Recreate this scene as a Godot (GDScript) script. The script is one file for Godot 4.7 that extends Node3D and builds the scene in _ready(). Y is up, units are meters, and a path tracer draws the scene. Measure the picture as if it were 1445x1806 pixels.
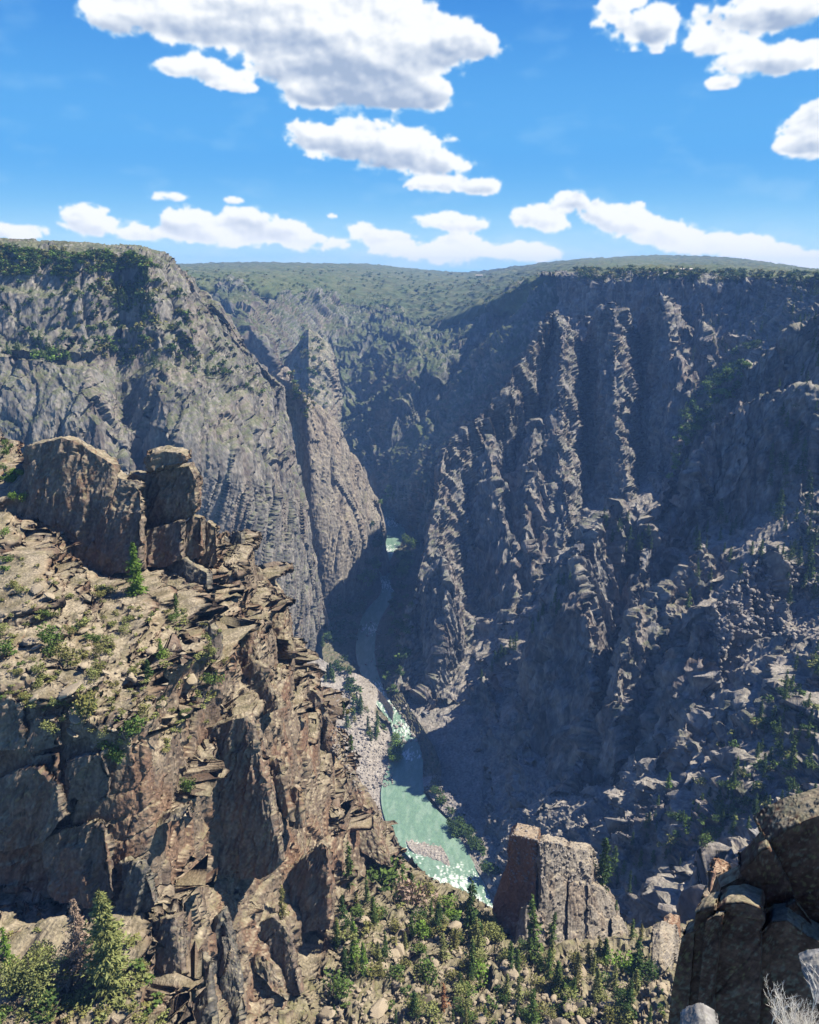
extends Node3D

const F := 1445.0                       # focal length in pixels of the photograph (1445 x 1806)
const PITCH := 16.5                     # degrees the lens looks down
var CP := cos(deg_to_rad(PITCH))
var SP := sin(deg_to_rad(PITCH))
const RIVER := -520.0

var rng := RandomNumberGenerator.new()
var cell := FastNoiseLite.new()
var cell2 := FastNoiseLite.new()
var soft := FastNoiseLite.new()
var ridge := FastNoiseLite.new()
var fbm := FastNoiseLite.new()
var M := {}

# the nearest built ground in each small patch of the view, to stand trees on
const ZC := 3.0
const ZW := 482
const ZH := 640
var zdep := PackedFloat32Array()
var zpos := PackedVector3Array()
var total_tris := 0


# ---------------------------------------------------------------- geometry helpers
func P(px: float, py: float, d: float) -> Vector3:
	var xc := (px - 722.5) / F
	var yc := (903.0 - py) / F
	var fw := CP + yc * SP
	return Vector3(xc / fw * d, (yc * CP - SP) / fw * d, -d)

func PY(px: float, py: float, y: float) -> Vector3:
	var yc := (903.0 - py) / F
	return P(px, py, y * (CP + yc * SP) / (yc * CP - SP))

func proj(v: Vector3) -> Vector3:
	var dep := -v.z * CP - v.y * SP
	if dep < 0.5:
		return Vector3(-9999, -9999, 0.5)
	return Vector3(722.5 + F * v.x / dep, 903.0 - F * (v.y * CP - v.z * SP) / dep, dep)

func row(pts: Array) -> Array:            # [px, py, distance] triples -> points in the world
	var out := []
	for q in pts:
		out.append(P(q[0], q[1], q[2]))
	return out

func rowy(pts: Array, y: float) -> Array:
	var out := []
	for q in pts:
		out.append(PY(q[0], q[1], y))
	return out

func onward(rows: Array, left: float, right: float) -> Array:      # the same ground carried on past both ends
	for r in rows:
		var n: int = r.size()
		var a: Vector3 = r[0] + (r[0] - r[1]) * left
		var b: Vector3 = r[n - 1] + (r[n - 1] - r[n - 2]) * right
		if left > 0.0:
			r.push_front(a)
		if right > 0.0:
			r.append(b)
	return rows

func moved(r: Array, by: Vector3) -> Array:
	var out := []
	for q in r:
		out.append(q + by)
	return out

func cr(a: Vector3, b: Vector3, c: Vector3, d: Vector3, t: float, s: float) -> Vector3:
	var l := b.lerp(c, t)
	if s <= 0.0:
		return l
	var t2 := t * t
	var t3 := t2 * t
	var k := 0.5 * ((2.0 * b) + (c - a) * t + (2.0 * a - 5.0 * b + 4.0 * c - d) * t2 + (3.0 * b - a - 3.0 * c + d) * t3)
	return l.lerp(k, s)

func steps(lines: Array, step: float, most: int) -> PackedInt32Array:   # subdivisions of each span between control points
	var out := PackedInt32Array()
	for i in lines[0].size() - 1:
		var w := 0.0
		for r in lines:
			var a := proj(r[i])
			var b := proj(r[i + 1])
			if a.z <= 0.5 or b.z <= 0.5:
				continue
			var m := maxf(20.0, (a.z + b.z) * 0.5)
			var px: float = maxf(Vector2(a.x - b.x, a.y - b.y).length(), 0.45 * r[i].distance_to(r[i + 1]) / m * F)
			if (a.x < -60 and b.x < -60) or (a.x > 1505 and b.x > 1505) or (a.y > 1870 and b.y > 1870):
				px *= 0.1
			w = maxf(w, minf(px, 900.0))
		out.append(clampi(int(ceil(w / step)), 1, most))
	return out

# a surface through rows of control points, broken up like jointed rock
func sheet(called: String, rows: Array, step: float, st: Dictionary, mat: Material, parent: Node = self, splat := true) -> MeshInstance3D:
	var su: PackedInt32Array = steps(rows, step, 500)
	var cols := []
	for i in rows[0].size():
		var c := []
		for r in rows:
			c.append(r[i])
		cols.append(c)
	var sv: PackedInt32Array = steps(cols, step * st.get("vstep", 1.0), 500)
	var s: float = st.get("smooth", 0.6)
	var fine := []
	var nu := 1
	for k in su:
		nu += k
	var nv := 1
	for k in sv:
		nv += k
	for r in rows:
		var line := PackedVector3Array()
		var n: int = r.size()
		for i in n - 1:
			for j in su[i]:
				line.append(cr(r[maxi(i - 1, 0)], r[i], r[i + 1], r[mini(i + 2, n - 1)], float(j) / su[i], s))
		line.append(r[n - 1])
		fine.append(line)
	var base := PackedVector3Array()
	base.resize(nu * nv)
	var at := 0
	var nr := rows.size()
	for i in nr - 1:
		var cnt: int = sv[i] + (1 if i == nr - 2 else 0)
		var ra: PackedVector3Array = fine[maxi(i - 1, 0)]
		var rb: PackedVector3Array = fine[i]
		var rc: PackedVector3Array = fine[i + 1]
		var rd: PackedVector3Array = fine[mini(i + 2, nr - 1)]
		for j in cnt:
			var t := float(j) / sv[i]
			for u in nu:
				base[at] = cr(ra[u], rb[u], rc[u], rd[u], t, s)
				at += 1
	return skin(called, base, nu, nv, st, mat, parent, splat)

func grid_normals(b: PackedVector3Array, nu: int, nv: int, wrap := false) -> PackedVector3Array:
	var out := PackedVector3Array()
	out.resize(nu * nv)
	for v in nv:
		var v0 := (v if v < nv - 1 else v - 1) * nu
		var v1 := mini(v + 1, nv - 1) * nu
		for u in nu:
			var u0 := u if u < nu - 1 else u - 1
			var u1 := mini(u + 1, nu - 1)
			if wrap:
				u0 = u if u < nu - 1 else 0
				u1 = u + 1 if u < nu - 1 else 1
			var n := (b[v * nu + u1] - b[v * nu + u0]).cross(b[v1 + u] - b[v0 + u])
			var l := n.length()
			out[v * nu + u] = n / l if l > 1e-9 else Vector3.UP
	return out

# the rock's own relief at a point: tall joint-bounded columns, blocks within them, cracks and grain
func relief(p: Vector3, st: Dictionary) -> float:
	var q: Vector3 = st.frame * p
	var z: float = st.size
	var w: Vector3 = q + Vector3(soft.get_noise_3dv(q * (0.8 / z)), 0.0, soft.get_noise_3dv(q * (0.8 / z) + Vector3(91, 17, 5))) * (z * st.warp)
	var h := 0.0
	var e: Vector3 = w / z
	h += cell.get_noise_3dv(e) * st.a1
	e = w * (2.9 / z) + Vector3(3.1, 7.7, 1.3)
	h += cell.get_noise_3dv(e) * st.a2
	e = w * (8.3 / z) + Vector3(13.1, 2.7, 9.3)
	h += cell.get_noise_3dv(e) * st.a3
	h += ridge.get_noise_3dv(w * (1.3 / z)) * st.ar
	h += fbm.get_noise_3dv(p * (st.fs / z)) * st.af
	if st.ac > 0.0:
		h -= st.ac * smoothstep(0.5, 0.85, ridge.get_noise_3dv((w + Vector3(17, 3, 41)) * (0.55 / z)))
	return h

# ledges: the slope becomes risers and treads, shifted from block to block
func terrace(p: Vector3, n: Vector3, t: Array) -> Vector3:
	var nh := sqrt(n.x * n.x + n.z * n.z)
	if n.y < 0.04 or nh < (0.02 if t[4] < 0.0 else 0.12):
		return p
	var h: float = t[0]
	var r: float = t[1]
	var k: float = t[2]
	var run := minf(h * n.y / nh, h * 2.5)
	var bed: Vector3 = t[3]
	var e := p / h
	var off: float = t[5] * cell.get_noise_3d(e.x * 0.55 + 0.15 * e.y, e.y * 0.1, e.z * 0.55) + 0.25 * soft.get_noise_3dv(e * 0.35)
	var s := (p.y + bed.dot(p)) / h + off
	s -= floorf(s)
	var dy := 0.0
	var o := 0.0
	if s < r:
		dy = h * (s / r - s)
		o = run * s
	else:
		dy = h * (1.0 - s)
		o = run * (s - (s - r) / (1.0 - r))
	if t[4] < 0.0:
		k *= 1.0 - smoothstep(0.3, 0.52, nh)
	k *= smoothstep(t[4], t[4] + 0.35, nh) * clampf(0.75 + 1.2 * soft.get_noise_3dv(e * 0.23 + Vector3(5, 60, 9)), 0.0, 1.0)
	return p + Vector3(n.x / nh * o * k, dy * k, n.z / nh * o * k)

func style(d: Dictionary) -> Dictionary:
	var st := {"size": 30.0, "tall": 0.3, "warp": 0.35, "a1": 6.0, "a2": 2.5, "a3": 0.9, "ar": 3.0, "af": 1.5, "fs": 6.0, "tilt": Vector3(0.1, 0, -0.2), "smooth": 0.6,
		"c": Color(0.17, 0.16, 0.15), "c2": Color(0.23, 0.2, 0.17), "warm": Color(0.22, 0.13, 0.085), "wamt": 0.25, "flat": Color(0.3, 0.27, 0.2), "flat2": Color(0.1, 0.12, 0.05), "f0": 0.5, "f1": 0.8, "famt": 0.7, "dirn": 1.0, "calm": 0.75, "ac": 0.0}
	st.merge(d, true)
	var b := Basis.from_euler(st.tilt)
	st.frame = Basis.from_scale(Vector3(1, st.tall, 1)) * b
	return st

func tone(p: Vector3, n: Vector3, h: float, st: Dictionary) -> Color:
	var z: float = st.size
	var fp: Vector3 = st.frame * p
	var a := fbm.get_noise_3dv(p * (0.9 / z)) * 0.7 + fbm.get_noise_3dv(fp * (3.0 / z)) * 1.3 + 0.5
	var c: Color = st.c.lerp(st.c2, clampf(a + 0.25 * cell.get_noise_3dv(fp * (3.0 / z)), 0, 1))
	var w := smoothstep(0.05, 0.45, soft.get_noise_3dv(fp * (0.9 / z) + Vector3(50, 3, 8)) + 0.3 * fbm.get_noise_3dv(p * (4.0 / z)))
	c = c.lerp(st.warm, w * st.wamt)
	var fl: float = smoothstep(st.f0, st.f1, n.y + 0.25 * fbm.get_noise_3dv(p * (3.0 / z) + Vector3(9, 9, 9)))
	if fl > 0.0:
		var g := clampf(0.5 + 1.6 * fbm.get_noise_3dv(p * (2.0 / z) + Vector3(70, 1, 4)), 0, 1)
		c = c.lerp(st.flat.lerp(st.flat2, g), fl * st.famt)
	if st.has("spots"):
		var foam := 0.0
		for q in st.spots:
			foam = maxf(foam, 1.0 - p.distance_to(q[0]) / q[1])
		if foam > 0.0:
			var fn := fbm.get_noise_3d(p.x * 0.28, 0.0, p.z * 0.1) + 0.5 * soft.get_noise_3d(p.x * 0.7, 3.0, p.z * 0.35)
			c = c.lerp(Color(0.62, 0.66, 0.62), smoothstep(0.35 - 0.6 * foam, 0.75 - 0.6 * foam, fn) * 0.85)
	if st.has("vein"):
		var vq: Vector3 = Basis.from_euler(Vector3(0.4, 0.2, 0.9)) * p
		var vn := soft.get_noise_3dv(Vector3(vq.x * 0.35, vq.y, vq.z * 0.35) * (1.6 / z)) + 0.12 * fbm.get_noise_3dv(p * (5.0 / z))
		c = c.lerp(Color(0.36, 0.32, 0.28), st.vein * (1.0 - smoothstep(0.012, 0.05, absf(vn - 0.12))))
	if st.has("lichen"):
		var li := smoothstep(0.2, 0.3, fbm.get_noise_3dv(p * (7.0 / z) + Vector3(4, 44, 14)) + 0.15 * cell.get_noise_3dv(p * (14.0 / z)))
		var yl := smoothstep(0.25, 0.4, soft.get_noise_3dv(p * (1.3 / z) + Vector3(8, 1, 3)))
		c = c.lerp(Color(0.24, 0.25, 0.2).lerp(Color(0.36, 0.32, 0.05), yl * 0.45), li * st.lichen)
	var k := 1.0 + 0.22 * fbm.get_noise_3dv(p * (14.0 / z))
	return Color(c.r * k, c.g * k, c.b * k)

func skin(called: String, base: PackedVector3Array, nu: int, nv: int, st: Dictionary, mat: Material, parent: Node = self, splat := true, wrap := false) -> MeshInstance3D:
	var n := grid_normals(base, nu, nv, wrap)
	# turn the normals to the outside (towards the eye for an open sheet, as given for closed forms)
	var turn := 0.0
	if st.has("out"):
		turn = st.out
	else:
		for i in range(0, base.size(), 7):
			turn += n[i].dot(-base[i].normalized())
	var flip := turn < 0.0
	var sg := -1.0 if flip else 1.0
	if st.has("steps"):
		for t in st.steps:
			for i in base.size():
				base[i] = terrace(base[i], n[i] * sg, t)
			n = grid_normals(base, nu, nv, wrap)
	var pos := PackedVector3Array()
	pos.resize(base.size())
	var hs := PackedFloat32Array()
	hs.resize(base.size())
	var calm: float = st.calm
	for i in base.size():
		var up := n[i].y * sg
		var h: float = relief(base[i], st) * (1.0 - calm * up * up * (1.0 if up > 0.0 else 0.0))
		hs[i] = h
		pos[i] = base[i] + n[i] * (h * sg * st.dirn)
	if wrap:
		for v in nv:
			pos[v * nu + nu - 1] = pos[v * nu]
	n = grid_normals(pos, nu, nv, wrap)
	var col := PackedColorArray()
	col.resize(base.size())
	for i in base.size():
		if flip:
			n[i] = -n[i]
		col[i] = tone(pos[i], n[i], hs[i], st)
	var idx := PackedInt32Array()
	idx.resize((nu - 1) * (nv - 1) * 6)
	var k := 0
	for v in nv - 1:
		for u in nu - 1:
			var a := v * nu + u
			var b := a + nu
			if flip:
				idx[k] = a; idx[k + 1] = a + 1; idx[k + 2] = b
				idx[k + 3] = a + 1; idx[k + 4] = b + 1; idx[k + 5] = b
			else:
				idx[k] = a; idx[k + 1] = b; idx[k + 2] = a + 1
				idx[k + 3] = a + 1; idx[k + 4] = b; idx[k + 5] = b + 1
			k += 6
	if splat:
		splat_points(pos)
	total_tris += idx.size() / 3
	return commit(called, pos, n, col, idx, mat, parent)

func commit(called: String, pos: PackedVector3Array, n: PackedVector3Array, col: PackedColorArray, idx: PackedInt32Array, mat: Material, parent: Node) -> MeshInstance3D:
	var arr := []
	arr.resize(Mesh.ARRAY_MAX)
	arr[Mesh.ARRAY_VERTEX] = pos
	arr[Mesh.ARRAY_NORMAL] = n
	if col.size():
		arr[Mesh.ARRAY_COLOR] = col
	arr[Mesh.ARRAY_INDEX] = idx
	var m := ArrayMesh.new()
	m.add_surface_from_arrays(Mesh.PRIMITIVE_TRIANGLES, arr)
	var o := MeshInstance3D.new()
	o.name = numbered(called) if parent == self else called
	o.mesh = m
	m.surface_set_material(0, mat)
	parent.add_child(o, true)
	return o

func splat_points(pos: PackedVector3Array) -> void:
	for p in pos:
		var q := proj(p)
		var x := int(q.x / ZC)
		var y := int(q.y / ZC)
		if x >= 0 and y >= 0 and x < ZW and y < ZH:
			var i := y * ZW + x
			if q.z < zdep[i]:
				zdep[i] = q.z
				zpos[i] = p

func ground(px: float, py: float) -> Vector3:      # the built surface seen at that spot of the photograph
	var best := 1e9
	var out := Vector3.ZERO
	for dy in [-1, 0, 1]:
		for dx in [-1, 0, 1]:
			var x := int(px / ZC) + int(dx)
			var y := int(py / ZC) + int(dy)
			if x >= 0 and y >= 0 and x < ZW and y < ZH and zdep[y * ZW + x] < best:
				best = zdep[y * ZW + x]
				out = zpos[y * ZW + x]
	return out

# a steep-sided ridge: its crest runs through the points, its flanks fall away to both sides
func fin(called: String, crest: Array, left: float, right: float, drop: float, step: float, st: Dictionary, mat: Material, parent: Node = self, back := 0.6) -> MeshInstance3D:
	var pts := row(crest)
	var n := pts.size()
	# a last section behind the top end closes the ridge
	var first: Vector3 = pts[0] + (pts[0] - pts[1]) * Vector3(1, 0, 1) * 0.25 + Vector3(0, -drop * back, -drop * 0.16)
	pts.push_front(first)
	var rows := []
	var prof := [0.0, 0.12, 0.4, 0.72, 1.0]
	var outw := [0.0, 0.18, 0.5, 0.78, 1.0]
	for side in [-1, 1]:
		for k in range(prof.size() - 1, -1, -1):
			var kk: int = k if side < 0 else prof.size() - 1 - k
			if side > 0 and kk == 0:
				continue
			var line := []
			for i in pts.size():
				var a: Vector3 = pts[maxi(i - 1, 0)] if i > 1 else pts[1]
				var b: Vector3 = pts[mini(i + 1, pts.size() - 1)] if i > 0 else pts[2]
				var d := (b - a) * Vector3(1, 0, 1)
				d = d.normalized() if d.length() > 0.01 else Vector3(0, 0, 1)
				var across := Vector3(-d.z, 0, d.x)      # to the right when the crest runs towards the eye
				if across.x < 0.0 and absf(across.x) > 0.2:
					across = -across
				var w: float = (left if side < 0 else right) * drop * outw[kk]
				var dr: float = drop * prof[kk]
				line.append(pts[i] + across * (w * side) + Vector3(0, -dr, 0))
			rows.append(line)
	var s2 := st.duplicate()
	s2.out = 1.0
	# orientation: find it from the first flank
	var q := []
	for r in rows:
		q.append(r)
	var c0: Vector3 = (rows[0][1] - rows[1][1])
	var c1: Vector3 = (rows[0][2] - rows[0][1])
	var nn: Vector3 = c1.cross(rows[1][1] - rows[0][1])
	var outside: Vector3 = rows[0][1] - rows[rows.size() - 1][1]
	s2.out = 1.0 if nn.dot(outside) > 0.0 else -1.0
	return sheet(called, rows, step, s2, mat, parent)

# a jointed block: its front runs from the first line (top edge) to the last (foot), its top, sides and back go 'thick' behind
func slab(called: String, lines: Array, thick: Vector3, step: float, st: Dictionary, mat: Material, parent: Node = self, splat := true) -> MeshInstance3D:
	var rows := []
	var src := []
	var turn: float = st.get("turn", 0.0)
	for l in lines:
		var m := 0.0
		for q in l:
			m += q[2] / l.size()
		var mid: float = (l[0][0] + l[l.size() - 1][0]) * 0.5
		var l2 := []
		for q in l:
			l2.append([q[0], q[1], q[2] if turn == 0.0 else m - (q[0] - mid) * m / F * turn])
		src.append(row(l2))
	var top: Array = src[0]
	var foot: Array = src[src.size() - 1]
	var all := [moved(foot, thick), moved(top, thick)]
	all.append_array(src)
	for k in all.size():
		var r: Array = all[k]
		var b: Array = moved(r, thick) if k > 1 else r
		var line := [b[0].lerp(b[b.size() - 1], 0.5)] if k > 1 else [r[0].lerp(r[r.size() - 1], 0.5)]
		line = [b[0]]
		line.append_array(r)
		line.append(b[b.size() - 1])
		rows.append(line)
	var s2 := st.duplicate()
	s2.smooth = st.get("edge", 0.0)
	var k2 := all.size() - 2
	var h2: int = rows[k2].size() / 2
	var face: Vector3 = (rows[k2][h2] - rows[k2][h2 - 1]).cross(rows[k2 + 1][h2] - rows[k2][h2])
	s2.out = 1.0 if face.dot(-rows[k2][h2]) > 0.0 else -1.0
	return sheet(called, rows, step, s2, mat, parent, splat)

func structure(o: Node) -> Node:
	o.set_meta("kind", "structure")
	return o

func tag(o: Node, label: String, category: String, group := "") -> Node:
	o.set_meta("label", label)
	o.set_meta("category", category)
	if group:
		o.set_meta("group", group)
	return o

var names := {}
func numbered(called: String) -> String:
	var n: int = names.get(called, 0)
	names[called] = n + 1
	return called if n == 0 else "%s_%03d" % [called, n]

# ---------------------------------------------------------------- materials
func noise_tex(freq: float, oct: int, size: int, lo: float, hi: float, kind := FastNoiseLite.TYPE_SIMPLEX_SMOOTH, fr := FastNoiseLite.FRACTAL_FBM, sd := 1) -> NoiseTexture2D:
	var n := FastNoiseLite.new()
	n.noise_type = kind
	n.fractal_type = fr
	n.fractal_octaves = oct
	n.frequency = freq
	n.seed = sd
	if kind == FastNoiseLite.TYPE_CELLULAR:
		n.cellular_return_type = FastNoiseLite.RETURN_DISTANCE2_SUB
	var t := NoiseTexture2D.new()
	t.width = size
	t.height = size
	t.seamless = true
	t.noise = n
	var g := Gradient.new()
	g.set_color(0, Color(lo, lo, lo))
	g.set_color(1, Color(hi, hi, hi))
	t.color_ramp = g
	return t

func rock_material(called: String, tile: float, tall: float, bump_cm: float) -> StandardMaterial3D:
	var m := StandardMaterial3D.new()
	m.resource_name = called
	m.vertex_color_use_as_albedo = true
	m.albedo_texture = M.grain
	m.heightmap_enabled = true
	m.heightmap_texture = M.bump
	m.heightmap_scale = bump_cm
	m.uv1_triplanar = true
	m.uv1_world_triplanar = true
	m.uv1_scale = Vector3(1.0 / tile, tall / tile, 1.0 / tile)
	m.roughness = 0.95
	m.metallic_specular = 0.25
	return m

# ---------------------------------------------------------------- the scene
func _ready() -> void:
	rng.seed = 7
	# camera
	var cam := Camera3D.new()
	cam.name = "camera"
	cam.fov = rad_to_deg(2.0 * atan(903.0 / F))
	cam.near = 0.2
	cam.far = 30000.0
	cam.rotation_degrees = Vector3(-PITCH, 0, 0)
	add_child(cam)
	cam.current = true
	# sky, air, exposure
	var env := Environment.new()
	env.background_mode = Environment.BG_SKY
	env.tonemap_mode = Environment.TONE_MAPPER_LINEAR
	env.tonemap_exposure = EXPOSURE
	env.sky = Sky.new()
	env.sky.sky_material = make_sky()
	env.background_energy_multiplier = 1.0
	env.fog_enabled = FOG > 0.0
	env.fog_density = FOG
	env.fog_light_color = Color(0.48, 0.67, 0.95)
	env.sdfgi_enabled = true
	env.ssao_enabled = true
	env.ssil_enabled = true
	var we := WorldEnvironment.new()
	we.name = "world_environment"
	we.environment = env
	add_child(we)
	# sun: high, to the right and a little beyond
	var sun := DirectionalLight3D.new()
	sun.name = "sun"
	sun.light_energy = 1.6
	sun.light_color = Color(1.0, 0.95, 0.87)
	sun.light_angular_distance = 0.5
	sun.shadow_enabled = true
	add_child(sun)
	sun.look_at_from_position(SUN_TO * 100.0, Vector3.ZERO, Vector3.UP)

	cell.noise_type = FastNoiseLite.TYPE_CELLULAR
	cell.cellular_return_type = FastNoiseLite.RETURN_CELL_VALUE
	cell.frequency = 1.0
	cell.fractal_type = FastNoiseLite.FRACTAL_NONE
	soft.noise_type = FastNoiseLite.TYPE_SIMPLEX_SMOOTH
	soft.frequency = 1.0
	soft.fractal_type = FastNoiseLite.FRACTAL_NONE
	ridge.noise_type = FastNoiseLite.TYPE_SIMPLEX_SMOOTH
	ridge.fractal_type = FastNoiseLite.FRACTAL_RIDGED
	ridge.frequency = 1.0
	ridge.fractal_octaves = 3
	fbm.noise_type = FastNoiseLite.TYPE_SIMPLEX_SMOOTH
	fbm.fractal_octaves = 4
	fbm.frequency = 1.0
	zdep.resize(ZW * ZH)
	zdep.fill(1e9)
	zpos.resize(ZW * ZH)

	M.grain = noise_tex(0.02, 5, 512, 0.62, 1.0)
	M.bump = noise_tex(0.012, 6, 512, 0.0, 1.0, FastNoiseLite.TYPE_SIMPLEX_SMOOTH, FastNoiseLite.FRACTAL_RIDGED, 3)
	M.far_rock = rock_material("far rock", 90.0, 0.35, 180.0)
	M.wall_rock = rock_material("wall rock", 45.0, 0.35, 120.0)
	M.near_rock = rock_material("near rock", 12.0, 0.7, 30.0)
	M.hand_rock = rock_material("close rock", 1.6, 1.0, 3.0)
	M.soil = rock_material("soil", 30.0, 1.0, 60.0)

	var t0 := Time.get_ticks_msec()
	far_country()
	left_wall()
	right_wall()
	river()
	near_crag()
	tower()
	outcrop()
	print("terrain triangles ", total_tris)
	plants_setup()
	buildings()
	loose_rock()
	plants()
	bare_shrub()
	print("sky+terrain ", Time.get_ticks_msec() - t0, " ms, triangles ", total_tris)

const SUN_TO := Vector3(0.62, 0.77, -0.12)
const EXPOSURE := 2.6
const FOG := 0.00007
const SKY_ENERGY := 0.41

# clouds: centre, half width and half height in the photograph, turned into directions
const CLOUDS := [
	[200, 28, 60, 28], [300, 30, 120, 45], [430, 40, 130, 50], [560, 55, 120, 70], [640, 90, 110, 80], [700, 110, 100, 70], [620, 140, 130, 50], [740, 60, 90, 50], [800, 80, 60, 35], [860, 85, 35, 20], [480, 115, 50, 30], [560, 165, 70, 25], [700, 165, 80, 30], [760, 170, 40, 28], [345, 118, 50, 20], [400, 140, 50, 18], [305, 118, 35, 13], [430, 155, 30, 9], [480, -10, 260, 30],
	[540, 240, 40, 25], [600, 250, 70, 30], [660, 255, 80, 45], [720, 270, 80, 40], [780, 292, 50, 22], [800, 325, 75, 17], [760, 320, 40, 12], [850, 330, 30, 14],
	[1120, 35, 60, 40], [1160, 50, 30, 32], [1090, 3, 40, 12], [1240, 75, 30, 25], [1330, 20, 90, 40], [1400, 15, 70, 30], [1300, 90, 40, 22], [1340, 115, 80, 20], [1390, 100, 50, 25], [1270, 145, 32, 10],
	[1435, 230, 55, 45], [1400, 255, 30, 16], [1445, 200, 35, 20], [1500, 240, 60, 40],
	[150, 390, 45, 25], [200, 405, 50, 20], [255, 412, 40, 14], [320, 390, 40, 25], [350, 400, 60, 25], [430, 385, 40, 25], [470, 400, 50, 25], [520, 410, 50, 22], [400, 418, 80, 18], [560, 430, 60, 18], [295, 345, 32, 9], [412, 352, 18, 6], [40, 410, 42, 13], [-10, 405, 30, 14], [650, 410, 40, 20], [690, 425, 50, 18], [720, 440, 70, 16], [790, 390, 62, 16], [820, 400, 40, 11], [810, 430, 50, 20], [770, 450, 80, 18], [920, 445, 60, 18], [960, 450, 50, 14], [945, 380, 48, 22], [975, 395, 30, 15], [1000, 350, 32, 15], [1030, 365, 50, 20], [1090, 385, 60, 25], [1150, 405, 70, 25], [1220, 425, 80, 20], [1300, 435, 90, 20], [1380, 450, 70, 18], [1430, 458, 50, 14], [585, 380, 10, 5]]
const PANO := 4096

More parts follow.
